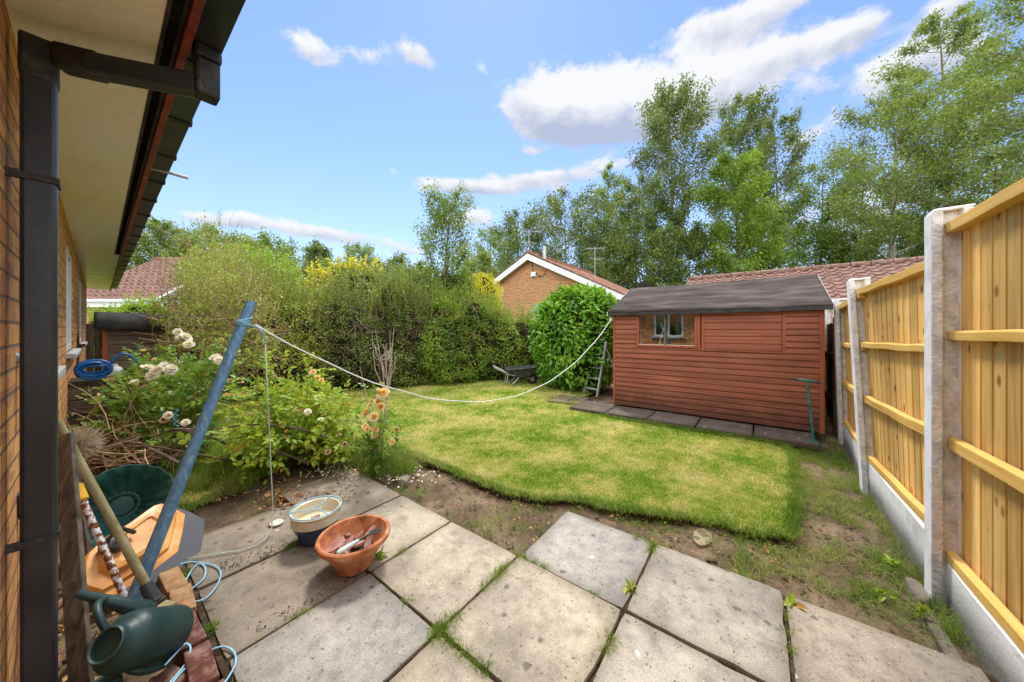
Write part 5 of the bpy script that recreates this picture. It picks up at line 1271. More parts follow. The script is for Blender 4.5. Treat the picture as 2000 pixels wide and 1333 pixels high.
# ================================================================== corner clutter at the house
M['green_plastic'] = mat_noise('dark_green_plastic', [(.008, .026, .026), (.013, .042, .040), (.028, .065, .060)], 6, 5, .45, .12, 60, .4, 'obj')
M['tub_plastic'] = mat_noise('teal_green_plastic', [(.015, .08, .07), (.03, .14, .12), (.07, .20, .17)], 9, 5, .5, .15, 60, .4, 'obj')
M['orange_plastic'] = mat_noise('orange_plastic', [(.50, .19, .035), (.70, .31, .06), (.80, .46, .17)], 9, 5, .4, .08, 40, .45, 'obj')
def mk_mesh_plastic():
    t = NT('grey_perforated_plastic'); v = t.obj()
    vo = t.n('TexVoronoi', {'Vector': v, 'Scale': 165.0, 'Randomness': .0})
    c = t.ramp(vo.outputs['Distance'], [(.20, (.012, .013, .015)), (.42, (.10, .105, .115))]); t.bsdf(c, .6, t.bump(vo.outputs['Distance'], .6, .003), .3); return t.m
M['mesh_plastic'] = mk_mesh_plastic()
M['grey_plastic'] = mat_plain('charcoal_plastic', (.045, .045, .05), .5, .4)
M['pole_wood'] = mat_noise('mossy_pole_wood', [(.16, .15, .06), (.30, .26, .13), (.42, .36, .24)], 14, 6, .8, .4, 60, .15, 'obj', (1, 1, .3))
M['head_wood'] = mat_noise('broom_head_wood', [(.14, .12, .05), (.30, .25, .12), (.42, .34, .2)], 16, 6, .85, .4, 70, .15, 'obj', (.4, 1, 1))
M['rust_white'] = mat_noise('rusty_white_paint', [(.16, .055, .02), (.30, .12, .05), (.62, .60, .58), (.70, .69, .68)], 38, 6, .55, .4, 60, .3, 'obj', lo=.42, hi=.56)
M['yellow_plastic'] = mat_plain('yellow_plastic', (.75, .42, .02), .4, .4)
M['bristle'] = mat_noise('straw_bristle', [(.30, .25, .16), (.55, .48, .33), (.70, .62, .46)], 30, 3, .8, .1, 60, .15)
# mower hood: outline of the cover as seen, laid out on a tilted plane
Oc = PD(250, 1085, 1.66)
mw = thing('mower', 'orange topped hover mower with grey perforated grass box tipped on its side by the wall', 'lawn mower', tuple(Oc))
outl = [(160, 1104, 1.50), (171, 1080, 1.53), (206, 1048, 1.62), (250, 1024, 1.72), (296, 995, 1.86), (312, 988, 1.89), (348, 997, 1.90), (342, 1030, 1.83), (328, 1076, 1.74), (282, 1109, 1.62), (236, 1140, 1.53), (192, 1166, 1.46), (160, 1150, 1.44)]
Po = [PD(*q)-Oc for q in outl]; cen = sum(Po, Vector())/len(Po)
nn = Vector((0, 0, 0))
for i in range(len(Po)): nn += (Po[i]-cen).cross(Po[(i+1) % len(Po)]-cen)
nn.normalize()
if nn.dot(-(Oc-co.location)) < 0: nn = -nn
Po = [p-nn*nn.dot(p-cen) for p in Po]
ext = Vector((C_*.10, -S_*.10, -.085))+Vector((S_, C_, 0))*.07
def loft(rings, cap0=True, cap1=True):
    b = MB(); n = len(rings[0]); V = [tuple(p) for r in rings for p in r]; F = []
    for i in range(len(rings)-1):
        for k in range(n): k2 = (k+1) % n; F.append((i*n+k, i*n+k2, (i+1)*n+k2, (i+1)*n+k))
    if cap0: F.append(tuple(range(n))[::-1])
    if cap1: F.append(tuple((len(rings)-1)*n+k for k in range(n)))
    b.add(V, F); return b
def ringat(s, off): return [cen+(p-cen)*s+off for p in Po]
bo = loft([ringat(1.0, ext*.28), ringat(1.02, ext*.12), ringat(1.0, Vector((0, 0, 0))), ringat(.95, nn*.014), ringat(.74, nn*.020), ringat(.66, nn*.045), ringat(.50, nn*.052), ringat(.46, nn*.044), ringat(.2, nn*.044)], False, True).build('cover', M['orange_plastic'], mw, smooth=35, bevel=.003)
loft([ringat(.985, ext*1.0), ringat(1.0, ext*.62), ringat(.995, ext*.27)], True, False).build('grass_box', M['mesh_plastic'], mw, smooth=40)
mp = PD(222, 1062, 1.58)-Oc
b = MB(); b.tube([mp-nn*.02, mp+nn*.022, mp+nn*.030], [.045, .04, .02], 20); b.build('motor_cap', M['grey_plastic'], mw, smooth=40)
b = MB(); q0, q1, q2 = PD(205, 1060, 1.55)-Oc, PD(228, 1040, 1.58)-Oc, PD(262, 1040, 1.66)-Oc; b.tube([q0, q1+nn*.03, q2], .010, 8); b.build('handle', M['grey_plastic'], mw, smooth=60)
# ribbed green tub
tc = PD(240, 985, 1.98)
td = thing('ribbed_tub', 'dark green ribbed plastic tub lying on its side behind the mower', 'tub', tuple(tc))
axv = (Vector((0, 0, CH))-tc+Vector((.1, .0, .15))).normalized(); Mx = axv.to_track_quat('Z', 'Y').to_matrix().to_4x4()
b = MB(); rip = lambda a, i: .11*(.5+.5*math.sin(a*18))*(1 if 0 < i < 7 else .3)
b.lathe([(.001, -.12), (.075, -.12), (.085, -.10), (.12, -.04), (.155, .02), (.185, .07), (.20, .09), (.212, .092), (.214, .098), (.205, .10)], Mx, 108, rip)
to = b.build('tub', M['tub_plastic'], td, smooth=50, fix=False); to.modifiers.new('t', 'SOLIDIFY').thickness = .004
b = MB(); b.tube([Mx @ Vector((.06*math.cos(a), .06*math.sin(a), -.115)) for a in np.linspace(0, 6.28, 30)], .008, 8); b.build('base_ring', M['green_plastic'], td, smooth=180)
# watering can
w0, w1 = PD(207, 1260, 1.045), PD(330, 1236, 1.245)
wc = thing('watering_can', 'dark green plastic watering can lying on its side, mouth towards the viewer', 'watering can', tuple(w0))
wax = (w1-w0).normalized(); Lw = (w1-w0).length; Mq = wax.to_track_quat('Z', 'Y').to_matrix().to_4x4()
b = MB(); b.lathe([(.040, .014), (.040, .0), (.044, -.004), (.048, .001), (.046, .010), (.050, .026), (.066, .042), (.080, .056), (.084, .075), (.084, Lw-.01), (.082, Lw), (.074, Lw+.006), (.068, Lw+.001), (.001, Lw)], Mq, 48)
cn = b.build('body', M['green_plastic'], wc, smooth=38, fix=False); cn.modifiers.new('t', 'SOLIDIFY').thickness = .003
b = MB(); s_ = [PD(278, 1190, 1.24)-w0, PD(225, 1178, 1.20)-w0, PD(165, 1163, 1.16)-w0, PD(150, 1158, 1.15)-w0]; b.tube([s_[0]+Vector((0, 0, -.03)), s_[0], s_[1], s_[2], s_[3]], [.045, .030, .020, .013, .013], 16); b.build('spout', M['green_plastic'], wc, smooth=60)
def arc3(P0, P1, P2, n=12):
    P0, P1, P2 = Vector(P0), Vector(P1), Vector(P2); return [P0*(1-t)**2+P1*2*t*(1-t)+P2*t*t for t in np.linspace(0, 1, n)]
b = MB(); b.tube(arc3(PD(208, 1232, 1.10)-w0, PD(172, 1175, 1.10)-w0, PD(205, 1172, 1.18)-w0), .0105, 10); b.build('handle', M['green_plastic'], wc, smooth=60)
b = MB(); b.tube(arc3(PD(232, 1288, 1.11)-w0, PD(262, 1330, 1.09)-w0, PD(325, 1296, 1.19)-w0), .012, 10); b.build('handle', M['green_plastic'], wc, smooth=60)
b = MB(); q = PD(208, 1335, 1.10); q.z = .035; b.box(q, (.05, .07, .06), Matrix.Rotation(.5, 3, 'Z')); o = b.build('plastic_offcut', M['green_plastic'], None, bevel=.01); tag(o, 'small dark green plastic block under the mouth of the watering can', 'block')
# scrubbing broom with wooden head
b0, b1 = PD(112, 822, 1.40), PZ(300, 1170, .105)
br = thing('wooden_broom', 'old broom with long mossy wooden pole, its wooden head resting on the bricks', 'broom', tuple(b1))
b = MB(); b.tube([b0-b1, (0, 0, .0)], [.0135, .0155], 18); b.build('pole', M['pole_wood'], br, smooth=50)
dpo2 = (b0-b1).normalized()
b = MB(); b.tube([dpo2*.075, dpo2*.0, -dpo2*.012], [.019, .025, .028], 16); hx = (PZ(362, 1198, .08)-PZ(262, 1180, .08)); b.box((0, 0, -.012), (.06, .05, .02), Matrix.Rotation(math.atan2(hx.y, hx.x), 3, 'Z')); b.build('socket', M['grey_plastic'], br, bevel=.003)
b = MB(); b.box((.004, .0, -.033), (.175, .05, .028), Matrix.Rotation(math.atan2(hx.y, hx.x), 3, 'Z')); b.build('head', M['head_wood'], br, bevel=.008)
A_ = []; 
rg = np.random.default_rng(3); u = rg.uniform(-.105, .105, 500); v_ = rg.uniform(-.02, .02, 500); hd = np.array(tuple(hx.normalized())); hn = np.array([-hd[1], hd[0], 0])
A_ = u[:, None]*hd+v_[:, None]*hn+np.array([0, 0, -.045]); B2_ = A_+np.array([0, 0, -.03])+rg.normal(0, .003, (500, 3))
npmesh('bristles', twigs_np(A_, B2_, .0008, .0006, segs=1), 4, M['bristle'], br)
# soft broom upside down with rusty telescopic pole
p0, p1, p2, p3 = PZ(252, 1186, .02), PD(155, 962, 1.50), PD(134, 915, 1.52), PD(150, 870, 1.56)
sb = thing('soft_broom', 'upturned soft broom on a rusty white telescopic pole with yellow collars', 'broom', tuple(p0))
b = MB(); b.tube([(0, 0, 0), p1-p0], .0125, 16); b.build('pole', M['rust_white'], sb, smooth=50)
dd = (p2-p1)
b = MB(); b.tube([p1-p0, p1-p0+dd*1.25], .010, 14); b.build('pole', mat_plain('white_pole', (.62, .62, .64), .4, .4), sb, smooth=50)
b = MB(); b.tube([p1-p0-dd*.35, p1-p0-dd*.3, p1-p0+dd*.25, p1-p0+dd*.3], [.015, .020, .020, .014], 12); b.build('collar', M['yellow_plastic'], sb, smooth=30)
b = MB(); b.tube([p1-p0+dd*.75, p1-p0+dd*.8, p1-p0+dd*1.2, p1-p0+dd*1.3], [.011, .017, .018, .012], 12); b.build('collar', M['yellow_plastic'], sb, smooth=30)
b = MB(); b.box(p3-p0+Vector((0, 0, -.02)), (.05, .10, .03), Matrix.Rotation(.6, 3, 'X')); b.build('head', M['head_wood'], sb, bevel=.005)
n = 1300; c_ = np.array(tuple(p3-p0)); A_ = c_+rg.normal(size=(n, 3))*np.array([.012, .022, .012]); dr = unit(rg.normal(size=(n, 3))*.55+np.array([.45, -.35, .25])+np.sign(rg.normal(size=(n, 1)))*np.array([-.25, .35, .1])); B2_ = A_+dr*rg.uniform(.05, .085, (n, 1))
npmesh('bristles', twigs_np(A_, B2_, .0011, .0007, bend=.15, segs=2), 4, M['bristle'], sb)
# planks leaning on the wall
q0, q1 = PZ(160, 1345, .0), PD(124, 850, 1.33)
b = MB(); b.bar(q0, q1, .062, .018, (.55, .8, .2)); o = b.build('plank', M['old_wood'], None, bevel=.003); tag(o, 'weathered grey plank leaning beside the drainpipe, nearest the viewer', 'plank')
q0, q1 = PZ(170, 1120, .0), PD(140, 905, 1.75)
b = MB(); b.bar(q0, q1, .05, .02, (.55, .8, .2)); o = b.build('plank', M['old_wood'], None, bevel=.003); tag(o, 'shorter brown plank standing behind the soft broom and left of the mower', 'plank')
q0, q1 = PZ(140, 1290, .01), PZ(172, 1240, .02)
b = MB(); b.bar(q0, q1, .05, .02); o = b.build('wood_offcut', M['old_wood'], None, bevel=.003); tag(o, 'short wood offcut on the ground left of the watering can', 'offcut')
q = PD(36, 965, 1.1); b = MB(); b.tube([q, q+Vector((.004, .01, -.05)), q+Vector((.012, .02, -.10))], [.012, .015, .010], 12); b.tube([q+Vector((.012, .02, -.10)), (q.x+.02, q.y+.03, .0)], .006, 8)
o = b.build('tool_handle', M['grey_plastic'], None, smooth=50); tag(o, 'black tool handle standing between brick wall and drainpipe', 'tool')
# brick edging
def mk_brickmat(n, a, b_, c): return mat_noise(n, [tuple(x*.66 for x in q) for q in (a, b_, c)], 22, 9, .85, .8, 50, .15, 'obj')
BK = [mk_brickmat('tan_brick', (.30, .15, .07), (.50, .28, .13), (.62, .40, .22)), mk_brickmat('red_brick', (.08, .03, .022), (.20, .075, .055), (.42, .26, .21)), mk_brickmat('brown_brick', (.12, .06, .04), (.24, .13, .085), (.40, .26, .18))]
for i, (y, mi, lab, dz) in enumerate([(2.30, 0, 'tan edging brick partly under the grey mower box', .0), (2.08, 0, 'orange tan edging brick beside the broom head', .004), (1.86, 1, 'dark red flaking edging brick right of the watering can', .0), (1.64, 1, 'red brown edging brick in front of the flaking one', -.003), (1.42, 2, 'brown edging brick at the lower edge of the photo', -.01)]):
    b = MB(); b.box((0, 0, 0), (.074, .205, .065)); o = b.build('edging_brick', BK[mi], None, bevel=.006); o.location = (.256+.006*math.sin(i*2), y, -.008+dz*2); o.rotation_euler = (.01*i, .02, .06*math.sin(i*3+1)); tag(o, lab, 'brick', 'edging bricks beside the patio')
b = MB(); b.box((0, 0, 0), (.215, .10, .065)); o = b.build('edging_brick', BK[2], None, bevel=.006); o.location = (.11, 1.66, -.03); o.rotation_euler = (.05, 0, .35); tag(o, 'brown brick lying crosswise under the watering can handle', 'brick')
# old box with hose and bottle
ob = thing('wooden_box', 'old grey wooden planter box against the house carrying the blue hose', 'box', (.10, 5.2, 0))
for k in range(5):
    b = MB(); b.box((0, -.25, .12+k*.14), (.46, .02, .13)); b.build('board', M['old_wood_x'], ob)
b = MB(); b.box((0, 0, .35), (.44, .46, .66)); b.box((0, 0, .75), (.5, .54, .03)); b.build('frame', M['old_dark'], ob)
hs = thing('hose_coil', 'coil of bright blue garden hose on the wooden box by the house wall', 'hose', (.02, 5.05, .80))
b = MB(); rh = random.Random(2); pts = []
for k in range(9*16):
    a = 2*PI*k/16; w = k/(9*16); r = .10+.02*math.sin(w*9); pts.append((r*math.cos(a)*.9+.02, -.05+.11*w+.01*math.sin(k*.7), r*math.sin(a)*.62+.07+.02*math.sin(w*14)))
b.tube(pts, .011, 8); b.tube(arc3((.12, -.04, .12), (.20, -.06, .32), (.30, -.05, .10)), .010, 8); b.build('hose', mat_plain('blue_hose', (.01, .13, .42), .35, .5), hs, smooth=180)
bt = PD(224, 745, 3.5); b = MB(); b.lathe([(.001, 0), (.065, 0), (.075, .015), (.078, .09), (.05, .15), (.022, .17), (.02, .19), (.001, .19)], None, 24)
o = b.build('plastic_bottle', mat_plain('milky_plastic', (.60, .62, .60), .3, .4), None, smooth=50); o.location = (bt.x, bt.y, .69); tag(o, 'milky white plastic bottle standing beside the blue hose', 'bottle')
b = MB(); b.box((bt.x+.05, bt.y+.02, .66), (.3, .22, .04)); b.box((bt.x+.05, bt.y+.06, .32), (.26, .12, .64)); o = b.build('wooden_stand', M['old_dark'], None); tag(o, 'dark wooden stand holding the milky bottle behind the roses', 'stand')
# ================================================================== step ladder, barrow, cultivator
f0, f1 = PZ(1140, 770, 0), PZ(1166, 776, 0)
ld = thing('step_ladder', 'old aluminium step ladder with four treads standing against the laurel', 'ladder', tuple(f1))
wv = (f0-f1); Wd = wv.length; wv.normalize(); bk = Vector((-wv.y, wv.x, 0))
if bk.x < 0: bk = -bk
def LP(w, d, z): return wv*w+bk*d+Vector((0, 0, z))
Hh = .86
b = MB(); b.bar(LP(0, 0, 0), LP(.04, .30, 1.03), .022, .045); b.build('stile', M['steel'], ld)
b = MB(); b.bar(LP(Wd, 0, 0), LP(Wd-.05, .24, Hh), .022, .045); b.build('stile', M['steel'], ld)
for k in range(4):
    z = .13+k*.195; t = z/Hh
    b = MB(); b.box(LP(Wd/2, .24*t, z), (.075, Wd-.03-.09*t, .022), Matrix.Rotation(math.atan2(wv.y, wv.x)-PI/2, 3, 'Z')); b.build('tread', M['steel'], ld, bevel=.004)
b = MB(); b.tube([LP(-.01, .62, .0), LP(.0, .40, .62), LP(.02, .30, .86), LP(.04, .24, .87)], .013, 8); b.build('leg', M['steel'], ld, smooth=50)
b = MB(); b.tube([LP(Wd+.01, .62, .0), LP(Wd-.0, .40, .62), LP(Wd-.03, .28, .90), LP(Wd-.05, .20, .84)], .013, 8); b.build('leg', M['steel'], ld, smooth=50)
b = MB(); b.tube([LP(-.01, .60, .10), LP(Wd+.01, .60, .10)], .009, 8); b.build('brace', M['steel'], ld)
wbc = PD(1016, 735, 7.45); wbc.z = 0
wb = thing('wheelbarrow', 'dark grey wheelbarrow parked between hedge and laurel', 'wheelbarrow', tuple(wbc), -TH+.12)
M['tray'] = mat_noise('scuffed_black_tray', [(.03, .032, .034), (.065, .068, .07), (.11, .11, .11)], 9, 6, .6, .3, 60, .3, 'obj')
def ringr(x0, x1, yy, z0, z1): return [Vector((x0, -yy, z0)), Vector((x1, -yy, z1)), Vector((x1, yy, z1)), Vector((x0, yy, z0))]
tr_ = loft([ringr(-.22, .14, .15, .20, .16), ringr(-.33, .36, .26, .36, .40)], True, False).build('tray', M['tray'], wb); tr_.modifiers.new('t', 'SOLIDIFY').thickness = .012
b = MB(); b.tube([Vector((-.33+.0, -.26, .365)), (.36, -.26, .405), (.36, .26, .405), (-.33, .26, .365), (-.33, -.26, .365)], .012, 8); b.build('tray_rim', M['tray'], wb, smooth=60)
for y in (-.17, .17):
    b = MB(); b.tube([(-.62, y*1.25, .42), (-.30, y*1.1, .26), (.28, y*.35, .13)], .014, 8); b.build('handle', M['green_metal'] if 'green_metal' in M else M['steel'], wb, smooth=60)
    b = MB(); b.tube([(-.30, y*1.1, .27), (-.34, y*1.15, .0)], .012, 8); b.tube([(-.05, y, .18), (-.22, y*1.1, .02)], .010, 8); b.build('leg', M['steel'], wb, smooth=60)
b = MB(); b.tube([(.28, -.035, .12), (.28, -.02, .12), (.28, .02, .12), (.28, .035, .12)], [.10, .12, .12, .10], 24); b.build('wheel', M['grey_plastic'], wb, smooth=40)
b = MB(); b.tube([(.28, -.04, .12), (.28, .04, .12)], .05, 12); b.build('hub', M['steel'], wb, smooth=40)
M['teal'] = mat_noise('teal_painted_steel', [(.012, .10, .09), (.025, .20, .17), (.10, .26, .22)], 12, 5, .45, .2, 60, .4, 'obj')
cu = PZ(1590, 872, .0)
cv = thing('soil_cultivator', 'teal T-handled soil cultivator standing upright in front of the red shed', 'garden tool', tuple(cu))
tp = PD(1576, 744, cu.x*S_+cu.y*C_+.03)-cu
b = MB(); b.tube([(0, 0, .03), tp], .0115, 10); b.build('shaft', M['teal'], cv, smooth=50)
ha, hb = PD(1549, 740, 3.50)-cu, PD(1603, 748, 3.40)-cu
b = MB(); b.tube([ha.lerp(hb, .2), ha.lerp(hb, .8)], .013, 10); b.build('handle', M['teal'], cv, smooth=50)
for a_, b_ in ((0, .2), (.8, 1)):
    b = MB(); b.tube([ha.lerp(hb, a_), ha.lerp(hb, b_)], .0145, 10); b.build('grip', M['grey_plastic'], cv, smooth=50)
for k in range(4):
    a = k*PI/2+.4; b = MB(); b.tube([(0, 0, .05), (.05*math.cos(a), .05*math.sin(a), .055), (.075*math.cos(a+.3), .075*math.sin(a+.3), .03), (.07*math.cos(a+.6), .07*math.sin(a+.6), -.02)], [.008, .007, .006, .003], 6); b.build('tine', M['teal'], cv, smooth=60)
# stones and blocks
for (px, py, sx, sy_, sz_, lab, cc) in ((1372, 1040, .10, .05, -.008, 'flat buff stone half sunk in the soil by the lawn corner', (.36, .30, .2)), (1792, 1150, .09, .03, .025, 'grey concrete block lying along the gravel board by the near fence post', (.28, .25, .2)), (790, 935, .05, .05, .03, 'small grey stone beside the fallen yellow petals', (.30, .28, .22)), (1842, 1238, .24, .022, -.004, 'long concrete edging strip at the foot of the near fence post', (.28, .25, .2))):
    c = PZ(px, py, 0); b = MB(); ring_ = []
    for k in range(14):
        a = 2*PI*k/14; e = .75 if lab.startswith('grey con') or lab.startswith('long') else 1
        ring_.append(Vector((math.copysign(abs(math.cos(a))**e, math.cos(a))*sx, math.copysign(abs(math.sin(a))**e, math.sin(a))*sy_, 0))*(1+.1*fnoise(k, px, 1.7)))
    loft([[p+Vector((0, 0, -.05)) for p in ring_], [p+Vector((0, 0, sz_*.6-.02)) for p in ring_], [p*.85+Vector((0, 0, sz_-.02)) for p in ring_]]).build('tmp', None) if False else None
    bb = loft([[p+Vector((0, 0, -.05)) for p in ring_], [p+Vector((0, 0, sz_*.6-.02)) for p in ring_], [p*.85+Vector((0, 0, sz_-.02)) for p in ring_]])
    o = bb.build('stone' if 'stone' in lab else 'concrete_block', M['slab'], None, smooth=50); o.location = c; o.color = (*cc, 1); tag(o, lab, 'stone' if 'stone' in lab else 'concrete block')
# ================================================================== roses
def bez(P0, P1, P2, t): return P0*(1-t)**2+P1*2*t*(1-t)+P2*t*t
def compound(P, D, size, out):
    """P,D arrays of leaf base and rachis direction -> 5 leaflets each"""
    n = len(P); D = unit(D); N = unit(RNG.normal(size=(n, 3))*.5+np.array([0, 0, 1.0])); Sd = unit(np.cross(D, N)); N = np.cross(Sd, D)
    s = (size*RNG.uniform(.6, 1.25, n))[:, None]
    for (t, sd, ang, k) in ((1.0, 0, 0, 1.1), (.72, 1, .9, 1.0), (.72, -1, .9, 1.0), (.35, 1, 1.05, .8), (.35, -1, 1.05, .8)):
        base = P+D*s*2.1*t-N*s*.25*t; dr = D*math.cos(ang)+Sd*sd*math.sin(ang)-N*.2+RNG.normal(size=(n, 3))*.12
        out.append(leaves(base, dr, N+RNG.normal(size=(n, 3))*.25, s[:, 0]*k, s[:, 0]*k*.33, hexa=True))
def rose_bush(name, label, base, targets, kind, leaf, per, seed, arch=.35, cane_r=.005, parent=None, cane_mat='cane', cat='rose bush'):
    global RNG
    sv = RNG; RNG = np.random.default_rng(seed); rnd = random.Random(seed)
    root = parent or thing(name, label, cat, tuple(base))
    b = MB(); LP_, LD_ = [], []
    for tg in targets:
        s0 = Vector((rnd.uniform(-.12, .12), rnd.uniform(-.12, .12), 0)); P2 = Vector(tg)-Vector(base); mid = s0.lerp(P2, .45)+Vector((rnd.uniform(-.08, .08), rnd.uniform(-.08, .08), arch*rnd.uniform(.4, 1.3)*P2.length))
        pts = [bez(s0, mid, P2, t) for t in np.linspace(0, 1, 9)]
        b.tube(pts, [cane_r*(1-.75*k/8) for k in range(9)], 5, cap=False)
        for k in range(per):
            t = rnd.uniform(.35, 1.0); p = bez(s0, mid, P2, t); tn = (bez(s0, mid, P2, min(1, t+.05))-bez(s0, mid, P2, t-.05)).normalized()
            off = Vector((rnd.gauss(0, 1), rnd.gauss(0, 1), rnd.gauss(0, .8)+.2)).normalized()
            if rnd.random() < .5:
                q = p+(off+tn*.6).normalized()*rnd.uniform(.04, .16); b.tube([p, q], [.0022, .001], 3, cap=False); LP_.append(q); LD_.append((off+tn*.3))
            LP_.append(p); LD_.append(off+tn*.4)
    b.build('canes', M[cane_mat], root, smooth=60, fix=False)
    out = []; compound(np.array([tuple(v) for v in LP_]), np.array([tuple(v) for v in LD_]), leaf, out)
    leaf_obj('leaves', np.concatenate(out), LEAF[kind], root)
    RNG = sv; return root
def petal_mesh(name, cols, seed, open_=1.0):
    rnd = random.Random(seed); b = MB()
    rings = [(8, 1.0, 1.12*open_), (8, .92, .85*open_), (7, .80, .62*open_), (6, .64, .40*open_), (5, .48, .2*open_)]
    for ri, (n, L, tilt) in enumerate(rings):
        for k in range(n):
            a = 2*PI*(k+.5*(ri % 2))/n+rnd.uniform(-.15, .15); tl = tilt+rnd.uniform(-.15, .15); l = L*rnd.uniform(.88, 1.1); w = .62*l*(1.0 if ri < 3 else .8)
            V = []
            for i in range(4):
                t = i/3
                ang = tl*(1-.25*t) if ri > 1 else tl*(.75+.35*t)
                r = l*t*math.sin(ang); z = l*t*math.cos(ang)+.02
                for j in (-1, -.4, .4, 1):
                    ww = w*math.sin(PI*(.12+.62*t))*j
                    rr = r-.22*abs(j)**2*w*math.cos(ang)*t; zz = z+.18*abs(j)**2*w*math.sin(ang)*t+rnd.uniform(-.02, .02)
                    V.append((rr*math.cos(a)-ww*math.sin(a), rr*math.sin(a)+ww*math.cos(a), zz))
            F = [(i*4+j, i*4+j+1, i*4+j+5, i*4+j+4) for i in range(3) for j in range(3)]
            b.add(V, F)
    me = b.mesh(name); me.polygons.foreach_set('use_smooth', [True]*len(me.polygons))
    t = NT(name+'_petal'); sp = t.n('SeparateXYZ', {0: t.obj()}); rr = t.math('SQRT', t.math('ADD', t.math('MULTIPLY', sp.outputs[0], sp.outputs[0]), t.math('MULTIPLY', sp.outputs[1], sp.outputs[1])))
    c = t.ramp(rr, [(.08, cols[0]), (.5, cols[1]), (.95, cols[2])]); c = t.mix(.3, c, t.ramp(t.noise(t.obj(), 3, 3), [(.3, .85), (.7, 1.1)]), 'MULTIPLY')
    p = t.n('BsdfPrincipled', {'Base Color': c, 'Roughness': .6, 'Specular IOR Level': .2}); q = t.n('BsdfTranslucent', {'Color': c}); mx = t.n('MixShader', {0: .5, 1: p.outputs[0], 2: q.outputs[0]}); t.link(mx.outputs[0], t.out.inputs[0])
    me.materials.append(t.m); return me
PM_w = petal_mesh('white_bloom', [(.93, .86, .55), (.96, .93, .76), (.97, .95, .86)], 1)
PM_w2 = petal_mesh('white_bloom_open', [(.88, .78, .50), (.95, .91, .74), (.97, .94, .84)], 2, 1.1)
PM_o = petal_mesh('apricot_bloom', [(.95, .56, .12), (.97, .74, .30), (.97, .86, .56)], 3)
PM_o2 = petal_mesh('apricot_bloom_open', [(.95, .60, .14), (.97, .80, .38), (.98, .90, .68)], 4, 1.1)
PM_d = petal_mesh('faded_bloom', [(.40, .22, .08), (.66, .48, .26), (.74, .62, .42)], 5, 1.0)
PM_y = petal_mesh('yellow_bud', [(.82, .66, .12), (.86, .76, .30), (.86, .80, .46)], 6, .6)
def bloom(me, p, r, parent, base, tow=.6):
    o = bpy.data.objects.new('bloom', me); COL.objects.link(o); o.parent = parent; o.location = Vector(p)-Vector(base); r *= random.uniform(.85, 1.3); o.scale = (r, r, r)
    d = ((Vector((0, 0, CH))-Vector(p)).normalized()*tow+Vector((random.uniform(-.5, .5), random.uniform(-.5, .5), random.uniform(.2, .9)))).normalized()
    o.rotation_euler = d.to_track_quat('Z', 'Y').to_euler()
rr_ = random.Random(9)
def region(n, x0, x1, y0, y1, d0, d1): return [PD(rr_.uniform(x0, x1), rr_.uniform(y0, y1), rr_.uniform(d0, d1)) for _ in range(n)]
base = Vector((.50, 4.2, 0))
tg = [p for p in region(60, 165, 300, 745, 930, 2.55, 3.3)+region(48, 260, 420, 700, 860, 2.9, 3.9)+region(14, 330, 470, 655, 760, 3.2, 3.9)+region(16, 230, 360, 690, 780, 3.2, 3.8) if p.x > -.10 and p.z > .05]
wrb = rose_bush('rose_bush', 'sprawling dark green rose bush with creamy white blooms beside the house wall', base, tg, 'rose', .047, 10, 61, .25, .006)
for px, py, d, r, me in ((348, 650, 3.0, .040, PM_w2), (362, 660, 3.0, .038, PM_w2), (352, 662, 2.98, .036, PM_w), (369, 675, 2.95, .036, PM_w), (290, 722, 2.75, .040, PM_w2), (300, 735, 2.73, .040, PM_w), (312, 722, 2.76, .042, PM_w2), (328, 728, 2.78, .040, PM_w), (322, 718, 2.8, .036, PM_w2), (305, 726, 2.74, .038, PM_w2), (334, 722, 2.8, .034, PM_w),
                        (422, 700, 2.9, .036, PM_w2), (426, 706, 2.88, .036, PM_w), (281, 688, 3.1, .024, PM_y), (303, 705, 3.0, .026, PM_y), (342, 714, 3.0, .024, PM_d), (264, 748, 2.7, .026, PM_w), (276, 752, 2.7, .026, PM_d), (285, 750, 2.72, .024, PM_d), (216, 745, 2.8, .026, PM_d), (330, 812, 2.5, .032, PM_w2), (322, 820, 2.5, .026, PM_d), (363, 827, 2.5, .024, PM_w),
                        (467, 690, 3.0, .022, PM_y), (432, 665, 3.1, .022, PM_y), (440, 668, 3.1, .020, PM_d), (450, 745, 2.9, .024, PM_d), (332, 770, 2.8, .024, PM_w)):
    bloom(me, PD(px, py, d), r, wrb, base)
base = Vector((1.30, 3.55, 0))
tg = [p for p in region(40, 430, 700, 765, 900, 2.6, 3.3)+region(18, 380, 520, 780, 950, 2.3, 2.9)+region(14, 480, 640, 690, 790, 3.1, 3.6)+region(8, 600, 715, 765, 850, 2.8, 3.2)+region(8, 640, 700, 850, 900, 2.8, 3.1) if p.z > .05]
lrb = rose_bush('rose_bush', 'arching lime green rose bush in the middle with a few apricot blooms', base, tg, 'rose_lime', .050, 9, 62, .28, .006)
for px, py, d, r, me in ((612, 728, 3.1, .030, PM_o2), (620, 738, 3.1, .026, PM_o), (627, 744, 3.1, .026, PM_o), (601, 806, 2.7, .026, PM_w), (627, 822, 2.7, .022, PM_w), (662, 852, 2.7, .024, PM_d), (674, 868, 2.7, .024, PM_d), (642, 884, 2.6, .026, PM_d)): bloom(me, PD(px, py, d), r, lrb, base)
base = PZ(738, 915, 0)
tg = [PD(px, py, d) for px, py, d in ((740, 765, 2.8), (722, 800, 2.75), (730, 830, 2.8), (712, 835, 2.7), (768, 868, 2.75), (758, 800, 2.9), (775, 845, 2.9), (700, 880, 2.8), (715, 860, 2.75), (752, 890, 2.7), (745, 820, 2.8), (728, 870, 2.8))]
